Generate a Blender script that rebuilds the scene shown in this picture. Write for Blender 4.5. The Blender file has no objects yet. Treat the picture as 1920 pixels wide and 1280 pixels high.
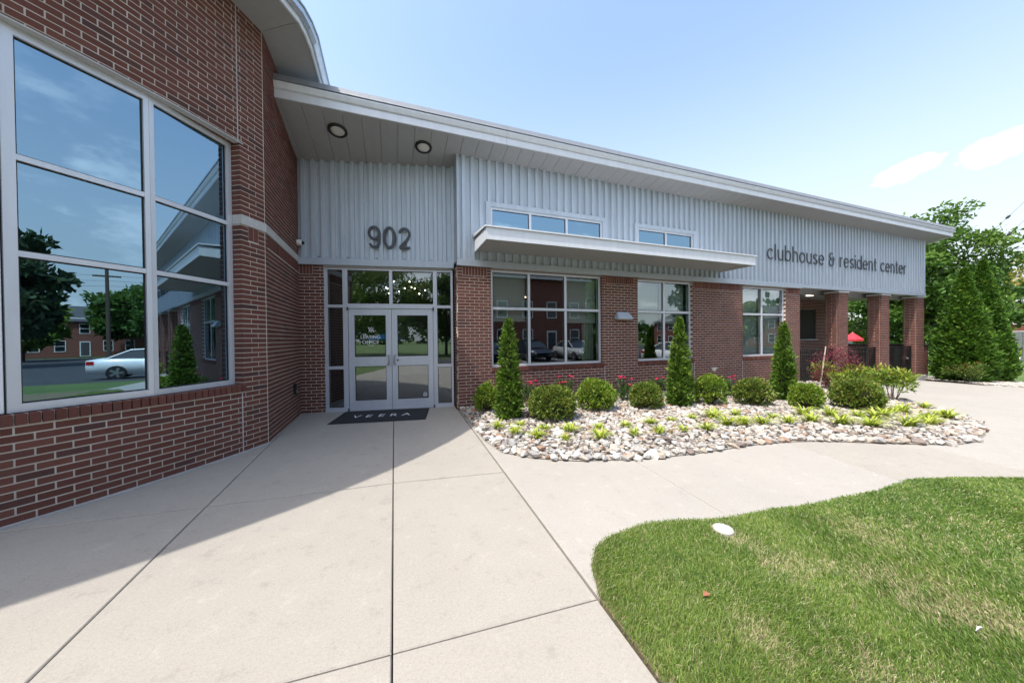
import bpy, bmesh, math, random
import numpy as np
from mathutils import Vector, Matrix
random.seed(7); rng = np.random.default_rng(7)
R_ = math.radians
SC = bpy.context.scene; COL = SC.collection

# ------------------------------------------------------------------ camera
EYE = 1.52
YAW, PITCH, ROLL, FPX = 0.3467, -0.0092, -0.0105, 602.92
cd = bpy.data.cameras.new('camera'); cam = bpy.data.objects.new('camera', cd); COL.objects.link(cam)
fw = Vector((math.sin(YAW)*math.cos(PITCH), math.cos(YAW)*math.cos(PITCH), math.sin(PITCH)))
rt = Vector((math.cos(YAW), -math.sin(YAW), 0)); up = rt.cross(fw)
r2 = rt*math.cos(ROLL)+up*math.sin(ROLL); u2 = -rt*math.sin(ROLL)+up*math.cos(ROLL)
M3 = Matrix((r2, u2, -fw)).transposed()
cam.matrix_world = Matrix.Translation((0, 0, EYE)) @ M3.to_4x4()
cd.sensor_width = 36; cd.lens = 36*FPX/1920; cd.clip_start = 0.05; cd.clip_end = 2000
SC.camera = cam

# ------------------------------------------------------------------ sky and sun
SUN_EL, SUN_AZ = R_(62), R_(22)             # light travels towards +X, slightly +Y
ldir = Vector((math.cos(SUN_EL)*math.cos(SUN_AZ), math.cos(SUN_EL)*math.sin(SUN_AZ), -math.sin(SUN_EL)))
W = bpy.data.worlds.new('World'); SC.world = W; W.use_nodes = True
wn = W.node_tree.nodes; wl = W.node_tree.links; wn.clear()
def N(tree, t, **k):
    n = tree.nodes.new(t)
    for a, b in k.items(): setattr(n, a, b)
    return n
sky = N(W.node_tree, 'ShaderNodeTexSky', sky_type='NISHITA', sun_disc=False)
sky.sun_elevation = SUN_EL; sky.sun_rotation = math.atan2(-ldir.x, -ldir.y)
sky.air_density = 1.45; sky.dust_density = 3.0; sky.ozone_density = 1.5; sky.altitude = 100
tc = N(W.node_tree, 'ShaderNodeTexCoord')
def wmath(op, a, b=None, c=None):
    n = N(W.node_tree, 'ShaderNodeMath', operation=op)
    for i, v in enumerate((a, b, c)):
        if v is None: continue
        if isinstance(v, (int, float)): n.inputs[i].default_value = v
        else: wl.new(v, n.inputs[i])
    return n.outputs[0]
def wnoise(scale, detail, rough, zs=1.0, off=(0, 0, 0)):
    mp = N(W.node_tree, 'ShaderNodeMapping'); mp.inputs['Scale'].default_value = (1, 1, zs); mp.inputs['Location'].default_value = off
    wl.new(tc.outputs['Generated'], mp.inputs[0])
    n = N(W.node_tree, 'ShaderNodeTexNoise'); n.inputs['Scale'].default_value = scale
    n.inputs['Detail'].default_value = detail; n.inputs['Roughness'].default_value = rough
    wl.new(mp.outputs[0], n.inputs['Vector']); return n.outputs['Fac']
sep = N(W.node_tree, 'ShaderNodeSeparateXYZ'); wl.new(tc.outputs['Generated'], sep.inputs[0])
def smooth(v, a, b):
    n = N(W.node_tree, 'ShaderNodeMapRange', interpolation_type='SMOOTHSTEP')
    n.inputs['From Min'].default_value = a; n.inputs['From Max'].default_value = b
    wl.new(v, n.inputs['Value']); return n.outputs[0]
def blob(d, along, ra, rb, amt=1.0):
    """one small cloud: an oblong patch of sky round direction d, frayed by noise"""
    d = Vector(d).normalized(); a = Vector(along); a = (a-d*a.dot(d)).normalized(); b = d.cross(a)
    def dot(v):
        n = N(W.node_tree, 'ShaderNodeVectorMath', operation='DOT_PRODUCT'); wl.new(tc.outputs['Generated'], n.inputs[0])
        n.inputs[1].default_value = v; return n.outputs['Value']
    pa = wmath('DIVIDE', dot(a), ra); pb = wmath('DIVIDE', dot(b), rb)
    r = wmath('ADD', wmath('MULTIPLY', pa, pa), wmath('MULTIPLY', pb, pb))
    fr = wmath('ADD', wmath('ADD', r, wmath('MULTIPLY', wmath('SUBTRACT', wnoise(14, 3, .5), .5), 4.2)), wmath('MULTIPLY', wmath('SUBTRACT', wnoise(45, 8, .65), .5), 1.9))
    front = smooth(dot(d), 0.5, 0.6)
    return wmath('MULTIPLY', wmath('MULTIPLY', smooth(wmath('SUBTRACT', 1.25, fr), -.3, 1.0), front), amt)
def dirpx(x, y):
    return fw+r2*((x-960)/FPX)-u2*((y-640)/FPX)
cl = blob(dirpx(1697, 322), dirpx(1770, 292)-dirpx(1620, 352), .040, .016)
cl = wmath('MAXIMUM', cl, blob(dirpx(1885, 272), dirpx(1950, 250)-dirpx(1810, 300), .048, .020))
# scattered fair-weather cumulus all round
el = sep.outputs['Z']
cum = smooth(wnoise(3.1, 9, .6, 2.2, (3.3, 1.7, .4)), .49, .60)
band = wmath('MULTIPLY', smooth(el, .02, .10), wmath('SUBTRACT', 1.0, smooth(el, .34, .52)))
cum = wmath('MULTIPLY', wmath('MULTIPLY', cum, band), .9)
facing = N(W.node_tree, 'ShaderNodeVectorMath', operation='DOT_PRODUCT'); wl.new(tc.outputs['Generated'], facing.inputs[0])
facing.inputs[1].default_value = (.33, .94, 0)
cum = wmath('MULTIPLY', cum, wmath('SUBTRACT', 1.0, smooth(facing.outputs['Value'], -.25, .25)))
cl = wmath('MAXIMUM', cl, cum)
ccol = N(W.node_tree, 'ShaderNodeMixRGB'); ccol.inputs[1].default_value = (4.2, 4.3, 4.6, 1); ccol.inputs[2].default_value = (7.5, 7.5, 7.6, 1)
wl.new(wnoise(9, 5, .5, 2), ccol.inputs[0])
hz_ = N(W.node_tree, 'ShaderNodeMixRGB'); wl.new(wmath('MULTIPLY', wmath('SUBTRACT', 1.0, smooth(el, .06, .70)), .78), hz_.inputs[0])
wl.new(sky.outputs[0], hz_.inputs[1]); hz_.inputs[2].default_value = (2.95, 3.2, 3.45, 1)
mixc = N(W.node_tree, 'ShaderNodeMixRGB'); wl.new(cl, mixc.inputs[0]); wl.new(hz_.outputs[0], mixc.inputs[1]); wl.new(ccol.outputs[0], mixc.inputs[2])
bg = N(W.node_tree, 'ShaderNodeBackground'); bg.inputs['Strength'].default_value = 0.148
wl.new(mixc.outputs[0], bg.inputs['Color'])
wo = N(W.node_tree, 'ShaderNodeOutputWorld'); wl.new(bg.outputs[0], wo.inputs[0])
sd = bpy.data.lights.new('sun', 'SUN'); sd.energy = 2.45; sd.angle = R_(.53); sd.color = (1, .955, .88)
so = bpy.data.objects.new('sun', sd); COL.objects.link(so); so.location = (-20, -10, 30)
so.rotation_euler = ldir.to_track_quat('-Z', 'Y').to_euler()
SC.view_settings.view_transform = 'Standard'; SC.view_settings.look = 'None'
SC.view_settings.exposure = 1.14; SC.view_settings.gamma = 1.0; SC.view_settings.use_curve_mapping = False
SC.cycles.max_bounces = 8; SC.cycles.transparent_max_bounces = 12; SC.cycles.glossy_bounces = 4; SC.cycles.diffuse_bounces = 3

# ------------------------------------------------------------------ materials
MT = {}
def newmat(name):
    m = bpy.data.materials.new(name); m.use_nodes = True; t = m.node_tree; t.nodes.clear()
    out = N(t, 'ShaderNodeOutputMaterial'); b = N(t, 'ShaderNodeBsdfPrincipled'); t.links.new(b.outputs[0], out.inputs[0])
    MT[name] = m; return m, t, b, out
def lk(t, a, b): t.links.new(a, b)
def noise(t, scale, detail=4, rough=.55, coord='Object', stretch=None):
    c = N(t, 'ShaderNodeTexCoord') if coord != 'World' else N(t, 'ShaderNodeNewGeometry')
    v = c.outputs['Position'] if coord == 'World' else c.outputs[coord]
    if stretch:
        mp = N(t, 'ShaderNodeMapping'); mp.inputs['Scale'].default_value = stretch; lk(t, v, mp.inputs[0]); v = mp.outputs[0]
    n = N(t, 'ShaderNodeTexNoise'); n.inputs['Scale'].default_value = scale; n.inputs['Detail'].default_value = detail
    n.inputs['Roughness'].default_value = rough; lk(t, v, n.inputs['Vector']); return n.outputs['Fac']
def ramp(t, fac, stops, interp='LINEAR'):
    r = N(t, 'ShaderNodeValToRGB'); r.color_ramp.interpolation = interp
    e = r.color_ramp.elements
    while len(e) < len(stops): e.new(.5)
    for i, (p, c) in enumerate(stops): e[i].position = p; e[i].color = (*c, 1)
    lk(t, fac, r.inputs[0]); return r.outputs[0]
def mixc_(t, fac, a, b, mode='MIX'):
    m = N(t, 'ShaderNodeMixRGB', blend_type=mode)
    for i, v in ((0, fac), (1, a), (2, b)):
        if isinstance(v, (int, float)): m.inputs[i].default_value = v
        elif isinstance(v, tuple): m.inputs[i].default_value = (*v, 1)
        else: lk(t, v, m.inputs[i])
    return m.outputs[0]
def bump(t, b, h, strength=.3, dist=.005):
    n = N(t, 'ShaderNodeBump'); n.inputs['Strength'].default_value = strength; n.inputs['Distance'].default_value = dist
    lk(t, h, n.inputs['Height']); lk(t, n.outputs[0], b.inputs['Normal'])
def plain(name, c1, c2=None, scale=8, rough=.6, metal=0, bmp=0, bscale=60, coord='World', spec=.5, stretch=None, bdist=.004):
    m, t, b, o = newmat(name)
    c2 = c2 or tuple(v*.86 for v in c1)
    lk(t, ramp(t, noise(t, scale, 6, .6, coord, stretch), [(.3, c1), (.7, c2)]), b.inputs['Base Color'])
    b.inputs['Roughness'].default_value = rough; b.inputs['Metallic'].default_value = metal
    b.inputs['Specular IOR Level'].default_value = spec
    if bmp: bump(t, b, noise(t, bscale, 5, .6, coord), bmp, bdist)
    return m
def tonemat(name, stops, single, rough=.85, bscale=90, bstr=.5, bdist=.003, grain=.25, trans=0, gscale=40, spec=.3):
    """colour picked per piece: by object when single, by the face value 'tone' when joined"""
    m, t, b, o = newmat(name)
    if single: v = N(t, 'ShaderNodeObjectInfo').outputs['Random']
    else: v = N(t, 'ShaderNodeAttribute', attribute_name='tone').outputs['Fac']
    c = ramp(t, v, stops)
    if grain:
        g = ramp(t, noise(t, gscale, 5, .65, 'World'), [(.25, (1-grain,)*3), (.75, (1+grain*.5,)*3)])
        c = mixc_(t, 1.0, c, g, 'MULTIPLY')
    lk(t, c, b.inputs['Base Color']); b.inputs['Roughness'].default_value = rough; b.inputs['Specular IOR Level'].default_value = spec
    if bstr: bump(t, b, noise(t, bscale, 4, .6, 'World'), bstr, bdist)
    if trans:
        tr = N(t, 'ShaderNodeBsdfTranslucent'); lk(t, c, tr.inputs['Color'])
        mx = N(t, 'ShaderNodeMixShader'); mx.inputs[0].default_value = trans
        lk(t, b.outputs[0], mx.inputs[1]); lk(t, tr.outputs[0], mx.inputs[2]); lk(t, mx.outputs[0], o.inputs[0])
    return m
BR = [(0, (.118, .046, .034)), (.25, (.150, .058, .043)), (.5, (.132, .050, .040)), (.75, (.168, .068, .050)), (.93, (.110, .050, .042)), (1, (.082, .042, .038))]
tonemat('brick', BR, True, rough=.9, bscale=150, bstr=.5, bdist=.002, grain=.22, gscale=70)
tonemat('brick_joined', BR, False, rough=.9, bscale=150, bstr=.5, bdist=.002, grain=.22, gscale=70)
plain('mortar', (.60, .56, .49), (.46, .42, .365), 3, .95, bmp=.6, bscale=200, bdist=.002)
plain('caulk', (.50, .51, .52), None, 9, .7)
plain('stone', (.52, .51, .49), (.42, .41, .40), 14, .85, bmp=.3, bscale=120)
ROCK = [(0, (.43, .40, .36)), (.18, (.54, .51, .465)), (.36, (.36, .335, .31)), (.55, (.49, .445, .39)), (.7, (.39, .32, .255)), (.82, (.27, .225, .19)), (.92, (.33, .21, .145)), (1, (.19, .15, .13))]
tonemat('rock', ROCK, True, rough=.85, bscale=45, bstr=.7, bdist=.006, grain=.35, gscale=28)
RCLS = {'white': [(0, (.50, .485, .46)), (1, (.58, .56, .53))], 'grey': [(0, (.30, .29, .28)), (1, (.40, .385, .365))], 'tan': [(0, (.38, .32, .25)), (1, (.47, .42, .36))], 'dark brown': [(0, (.17, .135, .12)), (1, (.25, .205, .18))], 'rust-brown': [(0, (.27, .165, .11)), (1, (.33, .22, .155))]}
for k_, v_ in RCLS.items(): tonemat('rock_'+k_, v_, True, rough=.85, bscale=45, bstr=.7, bdist=.006, grain=.35, gscale=28)
tonemat('rock_joined', ROCK, False, rough=.85, bscale=45, bstr=.7, bdist=.006, grain=.35, gscale=28)
def concrete(name, c1, c2, stain=.1):
    m, t, b, o = newmat(name)
    mul = lambda c, f: mixc_(t, 1.0, c, f, 'MULTIPLY'); g3 = lambda *v: [(p, (k, k, k)) for p, k in v]
    c = ramp(t, noise(t, .7, 8, .6, 'World'), [(.3, c1), (.7, c2)])
    c = mul(c, ramp(t, noise(t, 150, 3, .7, 'World'), g3((.28, .80), (.5, 1.0), (.8, 1.12))))
    c = mul(c, ramp(t, noise(t, 55, 4, .7, 'World'), g3((.30, .90), (.5, 1.0), (.75, 1.07))))
    c = mul(c, ramp(t, noise(t, 6, 9, .72, 'World'), g3((.30, 1-stain*1.35), (.45, 1.0), (.57, 1.0), (.72, 1.17))))      # scuffs and pale wear
    c = mul(c, ramp(t, noise(t, 21, 2, .5, 'World'), [(0, (.5, .46, .42)), (.215, (.80, .78, .76)), (.25, (1, 1, 1))]))   # small dark spots
    oi = N(t, 'ShaderNodeObjectInfo'); c = mul(c, ramp(t, oi.outputs['Random'], g3((0, .985), (1, 1.015))))
    lk(t, c, b.inputs['Base Color']); b.inputs['Roughness'].default_value = .92; b.inputs['Specular IOR Level'].default_value = .25
    bump(t, b, mixc_(t, .5, noise(t, 240, 3, .7, 'World'), noise(t, 30, 5, .6, 'World')), .5, .004); return m
concrete('concrete', (.355, .325, .283), (.320, .294, .256), .13)
concrete('concrete_walk', (.378, .350, .312), (.345, .321, .287), .09)
plain('concrete_curb', (.40, .39, .375), (.32, .31, .30), 6, .9, bmp=.4, bscale=150)
plain('joint_soil', (.075, .062, .05), (.045, .038, .03), 20, .95)
def metal_paint(name, c, rough=.42, metal=.35, streak=.06):
    m, t, b, o = newmat(name)
    g = ramp(t, noise(t, 3, 6, .6, 'World', (3, 3, .35)), [(.3, tuple(v*(1-streak) for v in c)), (.7, tuple(v*(1+streak*.6) for v in c))])
    lk(t, g, b.inputs['Base Color']); b.inputs['Metallic'].default_value = metal
    rr = N(t, 'ShaderNodeMapRange'); lk(t, noise(t, 18, 5, .6, 'World'), rr.inputs[0]); rr.inputs[3].default_value = rough-.06; rr.inputs[4].default_value = rough+.08
    lk(t, rr.outputs[0], b.inputs['Roughness']); bump(t, b, noise(t, 1.7, 3, .5, 'World', (1.6, 1.6, .6)), .10, .02); return m
metal_paint('siding', (.45, .515, .585), .45, .1, .11)
metal_paint('trim', (.42, .475, .54), .42, .1)
metal_paint('fascia', (.66, .69, .73), .36, .1)
metal_paint('roof_edge', (.27, .29, .32), .5, .2)
metal_paint('gutter_blue', (.50, .56, .62), .22, .7)
metal_paint('soffit', (.32, .325, .335), .6, .0, .04)
metal_paint('aluminium', (.60, .63, .68), .34, .3)
metal_paint('panel_white', (.78, .80, .83), .32, .15)
metal_paint('door_aluminium', (.52, .55, .61), .36, .25)
plain('black_metal', (.012, .012, .013), (.02, .02, .021), 20, .4, .2)
plain('rubber', (.016, .018, .022), (.011, .012, .015), 60, .85, bmp=.4, bscale=400)
plain('gasket', (.01, .01, .01), None, 20, .6)
plain('sign_dark', (.045, .05, .058), (.065, .07, .08), 30, .45, .35)
plain('white_print', (.80, .81, .82), (.74, .75, .76), 40, .6)
plain('white_plastic', (.78, .78, .76), (.70, .70, .68), 20, .45)
plain('cap_plastic', (.46, .44, .40), (.38, .36, .32), 25, .6)
plain('grey_plastic', (.33, .34, .35), (.28, .29, .30), 20, .5)
plain('lens', (.62, .61, .58), (.56, .55, .52), 30, .5)
plain('shade_cloth', (.62, .66, .62), (.56, .60, .56), 90, .9)
plain('curtain', (.55, .58, .54), (.45, .48, .45), 30, .9)
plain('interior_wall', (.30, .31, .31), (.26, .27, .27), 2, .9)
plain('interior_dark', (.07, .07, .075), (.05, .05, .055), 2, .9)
plain('interior_ceiling', (.62, .64, .66), (.58, .60, .62), 2, .9)
plain('wood_dark', (.09, .05, .03), (.05, .03, .02), 6, .6, stretch=(1, 1, 8))
plain('bark', (.12, .085, .06), (.06, .045, .035), 14, .95, bmp=.8, bscale=40, bdist=.02)
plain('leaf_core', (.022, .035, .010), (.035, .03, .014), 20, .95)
plain('stem', (.15, .11, .075), (.09, .07, .05), 30, .9)
plain('stake', (.56, .50, .42), (.44, .38, .30), 30, .8)
plain('soil', (.11, .085, .06), (.07, .052, .038), 18, .95, bmp=.9, bscale=60, bdist=.02)
plain('lawn_soil', (.20, .15, .09), (.11, .10, .05), 9, .95, bmp=.8, bscale=90, bdist=.01)
plain('bed_soil', (.42, .385, .34), (.30, .27, .235), 25, .95, bmp=.9, bscale=60, bdist=.02)
plain('gravel_base', (.58, .55, .51), (.40, .37, .34), 30, .95, bmp=1, bscale=40, bdist=.03)
plain('asphalt', (.055, .055, .058), (.04, .04, .042), 2.0, .9, bmp=.5, bscale=200)
plain('line_paint', (.72, .72, .70), (.6, .6, .58), 20, .8)
plain('far_grass', (.065, .125, .025), (.115, .165, .045), .8, .95, bmp=.8, bscale=30, bdist=.05)
plain('shingle', (.085, .085, .09), (.055, .055, .06), 3, .9, bmp=.5, bscale=25, bdist=.02)
plain('house_brick', (.22, .085, .06), (.16, .06, .045), 7, .9, bmp=.4, bscale=20)
plain('house_trim', (.72, .72, .70), None, 5, .6)
plain('fence_grey', (.17, .19, .20), (.14, .155, .165), 8, .6)
plain('umbrella_red', (.55, .03, .05), (.45, .025, .04), 8, .8)
plain('umbrella_blue', (.05, .28, .50), (.04, .24, .44), 8, .8)
plain('grill_cover', (.20, .33, .48), (.15, .27, .42), 8, .45)
plain('rose_petal', (.62, .015, .06), (.50, .01, .10), 60, .6)
plain('leaf_dry', (.30, .12, .06), (.22, .09, .05), 40, .8)
plain('paper', (.75, .77, .78), None, 40, .7)
plain('tyre', (.015, .015, .016), None, 30, .85)
plain('rim', (.45, .46, .48), None, 20, .3, .9)
plain('water', (.10, .45, .45), None, 4, .1)
for nm, c in (('car_white', (.80, .81, .82)), ('car_black', (.010, .014, .024)), ('car_silver', (.42, .44, .46))):
    m, t, b, o = newmat(nm); b.inputs['Base Color'].default_value = (*c, 1); b.inputs['Roughness'].default_value = .25
    lk(t, ramp(t, noise(t, 5), [(.3, c), (.7, tuple(v*.95 for v in c))]), b.inputs['Base Color']); b.inputs['Coat Weight'].default_value = .8
plain('tail_red', (.45, .01, .01), None, 30, .2); plain('head_glass', (.75, .78, .8), None, 30, .12)
plain('car_glass', (.015, .02, .022), None, 10, .06, spec=.8)
def emit(name, c, s):
    m, t, b, o = newmat(name); e = N(t, 'ShaderNodeEmission'); e.inputs[0].default_value = (*c, 1); e.inputs[1].default_value = s
    lk(t, e.outputs[0], o.inputs[0])
emit('bulb', (1, .86, .66), 9); emit('downlight', (1, .80, .55), 3.0)
def glass(name, base, tint, rtint, wav=.0):
    m, t, b, o = newmat(name); t.nodes.remove(b)
    tr = N(t, 'ShaderNodeBsdfTransparent'); tr.inputs[0].default_value = (*tint, 1)
    gl = N(t, 'ShaderNodeBsdfGlossy'); gl.inputs['Roughness'].default_value = .0; gl.inputs['Color'].default_value = (*rtint, 1)
    fr = N(t, 'ShaderNodeFresnel'); fr.inputs['IOR'].default_value = 1.5
    ma = N(t, 'ShaderNodeMath', operation='MULTIPLY_ADD'); lk(t, fr.outputs[0], ma.inputs[0]); ma.inputs[1].default_value = 1-base; ma.inputs[2].default_value = base
    mx = N(t, 'ShaderNodeMixShader'); lk(t, ma.outputs[0], mx.inputs[0]); lk(t, tr.outputs[0], mx.inputs[1]); lk(t, gl.outputs[0], mx.inputs[2])
    bp = N(t, 'ShaderNodeBump'); bp.inputs['Strength'].default_value = .06; bp.inputs['Distance'].default_value = .004
    lk(t, noise(t, 1.3, 1, .4, 'World'), bp.inputs['Height']); lk(t, bp.outputs[0], gl.inputs['Normal'])
    lk(t, mx.outputs[0], o.inputs[0])
glass('glass', .19, (.68, .77, .75), (.86, .95, 1.0))
glass('glass_rotunda', .40, (.40, .46, .46), (.50, .77, 1.0))
G = lambda a, b: [(0, a), (1, b)]
tonemat('leaf_boxwood', [(0, (.06, .125, .014)), (.5, (.145, .25, .024)), (.85, (.26, .36, .035)), (1, (.32, .31, .07))], False, .5, 0, 0, 0, 0, .25)
tonemat('leaf_boxwood_dark', [(0, (.05, .09, .014)), (.5, (.115, .185, .026)), (.85, (.21, .28, .045)), (1, (.28, .18, .06))], False, .5, 0, 0, 0, 0, .22)
tonemat('leaf_arborvitae', [(0, (.05, .105, .014)), (.5, (.10, .19, .022)), (.9, (.17, .27, .03)), (1, (.28, .24, .07))], False, .6, 0, 0, 0, 0, .22)
tonemat('leaf_cedar', [(0, (.026, .07, .008)), (.5, (.062, .145, .013)), (.9, (.12, .225, .02)), (1, (.17, .21, .035))], False, .6, 0, 0, 0, 0, .2)
tonemat('leaf_lime', [(0, (.25, .34, .03)), (.6, (.44, .52, .07)), (1, (.58, .60, .2))], False, .55, 0, 0, 0, 0, .3)
tonemat('leaf_yellow', [(0, (.07, .15, .02)), (.4, (.17, .26, .03)), (.8, (.36, .38, .06)), (1, (.45, .24, .05))], False, .5, 0, 0, 0, 0, .28)
tonemat('leaf_red', [(0, (.09, .018, .028)), (.6, (.19, .038, .055)), (1, (.30, .10, .09))], False, .55, 0, 0, 0, 0, .3)
tonemat('leaf_nandina', [(0, (.05, .11, .02)), (.6, (.12, .18, .03)), (.85, (.26, .10, .03)), (1, (.34, .07, .04))], False, .55, 0, 0, 0, 0, .28)
tonemat('leaf_rose', [(0, (.03, .075, .02)), (1, (.08, .14, .03))], False, .5, 0, 0, 0, 0, .25)
tonemat('leaf_tree', [(0, (.03, .075, .015)), (.5, (.06, .135, .02)), (1, (.12, .20, .03))], False, .5, 0, 0, 0, 0, .3)
tonemat('leaf_tree_mid', [(0, (.045, .105, .018)), (.5, (.085, .175, .025)), (1, (.16, .25, .035))], False, .5, 0, 0, 0, 0, .3)
tonemat('leaf_tree_light', [(0, (.07, .14, .02)), (.5, (.13, .22, .03)), (1, (.25, .28, .05))], False, .5, 0, 0, 0, 0, .3)
tonemat('leaf_tree_gold', [(0, (.13, .16, .03)), (.5, (.26, .25, .05)), (1, (.42, .33, .09))], False, .5, 0, 0, 0, 0, .3)
tonemat('leaf_pine', [(0, (.018, .045, .02)), (1, (.05, .09, .035))], False, .7, 0, 0, 0, 0, .12)
tonemat('grass', [(0, (.065, .13, .018)), (.4, (.145, .24, .034)), (.68, (.29, .36, .085)), (.80, (.38, .35, .16)), (1, (.52, .46, .28))], False, .40, 0, 0, 0, 0, .34, spec=.5)

# ------------------------------------------------------------------ geometry helpers
def link(o): COL.objects.link(o); return o
WPOS = {}
def par_to(o, par):
    if par is None: return
    o.parent = par
    o.matrix_parent_inverse = Matrix.Translation(-WPOS.get(par.name, Vector((0, 0, 0))))
def empty(name, loc, label=None, cat=None, group=None):
    """top-level Empty at a thing's base; its parts are modelled in world coordinates"""
    o = link(bpy.data.objects.new(name, None)); o.location = loc; o.empty_display_size = .2
    WPOS[o.name] = Vector(loc)
    if label: tag(o, label, cat, group)
    return o
def tag(o, label=None, cat=None, group=None, kind=None):
    if label: o['label'] = label
    if cat: o['category'] = cat
    if group: o['group'] = group
    if kind: o['kind'] = kind
    return o
def mesh_np(name, V, F, tone=None, smooth=False):
    me = bpy.data.meshes.new(name); V = np.asarray(V, np.float32).reshape(-1, 3); F = np.asarray(F, np.int32); k = F.shape[1]; n = len(F)
    me.vertices.add(len(V)); me.vertices.foreach_set('co', V.ravel())
    me.loops.add(n*k); me.loops.foreach_set('vertex_index', F.ravel())
    me.polygons.add(n); me.polygons.foreach_set('loop_start', np.arange(0, n*k, k, dtype=np.int32))
    me.update(calc_edges=True)
    if not smooth: me.shade_flat()
    if tone is not None:
        a = me.attributes.new('tone', 'FLOAT', 'FACE'); a.data.foreach_set('value', np.asarray(tone, np.float32))
    return me
def ob(name, me, mat, parent=None, loc=None):
    o = link(bpy.data.objects.new(name, me))
    if mat and not me.materials: me.materials.append(MT[mat])
    if loc is not None: o.location = loc
    par_to(o, parent); return o
class MB:
    def __init__(s): s.V = []; s.F = []; s.T = []
    def face(s, pts, tone=0.):
        i = len(s.V); s.V += [tuple(p) for p in pts]; s.F.append(tuple(range(i, i+len(pts)))); s.T.append(tone)
    def hexa(s, c, tone=0.):   # 8 corners: bottom 0-3, top 4-7
        i = len(s.V); s.V += [tuple(p) for p in c]
        for f in ((0, 3, 2, 1), (4, 5, 6, 7), (0, 1, 5, 4), (1, 2, 6, 5), (2, 3, 7, 6), (3, 0, 4, 7)):
            s.F.append(tuple(i+j for j in f)); s.T.append(tone)
    def box(s, x0, x1, y0, y1, z0, z1, tone=0.):
        s.hexa([(x0, y0, z0), (x1, y0, z0), (x1, y1, z0), (x0, y1, z0), (x0, y0, z1), (x1, y0, z1), (x1, y1, z1), (x0, y1, z1)], tone)
    def fbox(s, fr, s0, s1, d0, d1, z0, z1, tone=0.):
        P = fr.pt
        s.hexa([P(s0, d1, z0), P(s1, d1, z0), P(s1, d0, z0), P(s0, d0, z0), P(s0, d1, z1), P(s1, d1, z1), P(s1, d0, z1), P(s0, d0, z1)], tone)
    def tube(s, pts, r, seg=8, cap=True, tone=0.):
        pts = [Vector(p) for p in pts]; rr = r if isinstance(r, (list, tuple)) else [r]*len(pts); rings = []
        for i, p in enumerate(pts):
            d = (pts[min(i+1, len(pts)-1)]-pts[max(i-1, 0)]).normalized()
            a = d.orthogonal().normalized() if abs(d.z) < .9 else d.cross(Vector((0, 1, 0))).normalized()
            if abs(d.z) < .9: a = d.cross(Vector((0, 0, 1))).normalized()
            b = d.cross(a); k = len(s.V)
            s.V += [tuple(p+(a*math.cos(2*math.pi*j/seg)+b*math.sin(2*math.pi*j/seg))*rr[i]) for j in range(seg)]; rings.append(k)
        for a, b in zip(rings, rings[1:]):
            for j in range(seg): s.F.append((a+j, a+(j+1) % seg, b+(j+1) % seg, b+j)); s.T.append(tone)
        if cap: s.F.append(tuple(rings[0]+j for j in reversed(range(seg)))); s.F.append(tuple(rings[-1]+j for j in range(seg))); s.T += [tone]*2
    def lathe(s, prof, M=None, seg=24, tone=0.):
        M = M or Matrix.Identity(4); rings = []
        for r, z in prof:
            k = len(s.V); s.V += [tuple(M @ Vector((r*math.cos(2*math.pi*j/seg), r*math.sin(2*math.pi*j/seg), z))) for j in range(seg)]; rings.append(k)
        for a, b in zip(rings, rings[1:]):
            for j in range(seg): s.F.append((a+j, a+(j+1) % seg, b+(j+1) % seg, b+j)); s.T.append(tone)
        s.F.append(tuple(rings[0]+j for j in reversed(range(seg)))); s.F.append(tuple(rings[-1]+j for j in range(seg))); s.T += [tone]*2
    def mesh(s, name, smooth=False, bevel=0):
        me = bpy.data.meshes.new(name); me.from_pydata(s.V, [], s.F)
        if any(s.T): a = me.attributes.new('tone', 'FLOAT', 'FACE'); a.data.foreach_set('value', np.array(s.T, np.float32))
        if bevel:
            bm = bmesh.new(); bm.from_mesh(me); bmesh.ops.bevel(bm, geom=bm.edges[:], offset=bevel, segments=1, affect='EDGES'); bm.to_mesh(me); bm.free()
        if smooth: me.polygons.foreach_set('use_smooth', [True]*len(me.polygons))
        me.update(); return me
    def build(s, name, mat, parent=None, smooth=False, bevel=0, loc=None): return ob(name, s.mesh(name, smooth, bevel), mat, parent, loc)
class Fr:
    """a straight wall: s runs along it, d points out of it"""
    def __init__(f, o, u, n): f.o = Vector((*o, 0)); f.u = Vector((*u, 0)).normalized(); f.n = Vector((*n, 0)).normalized()
    def pt(f, s, d, z): q = f.o+f.u*s+f.n*d; return Vector((q.x, q.y, z))
    def mat(f, s, d, z):
        m = Matrix((f.u, Vector((0, 0, 1)), f.n)).transposed().to_4x4(); return Matrix.Translation(f.pt(s, d, z)) @ m   # local x along, y up, z out
class Rd:
    """the round wall of the rotunda; s = 0 at its corner, negative to the left"""
    C = Vector((-8.47, 9.01)); R = 7.42; th = math.atan2(5.74-9.01, -1.80+8.47)
    def pt(f, s, d, z):
        a = f.th+s/f.R; return Vector((f.C.x+(f.R+d)*math.cos(a), f.C.y+(f.R+d)*math.sin(a), z))
def gz(x): return -0.0013*max(0., min(x, 24.)-4)**2
def gzn(x): return -0.0013*np.maximum(0., np.minimum(x, 24.)-4)**2

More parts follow.
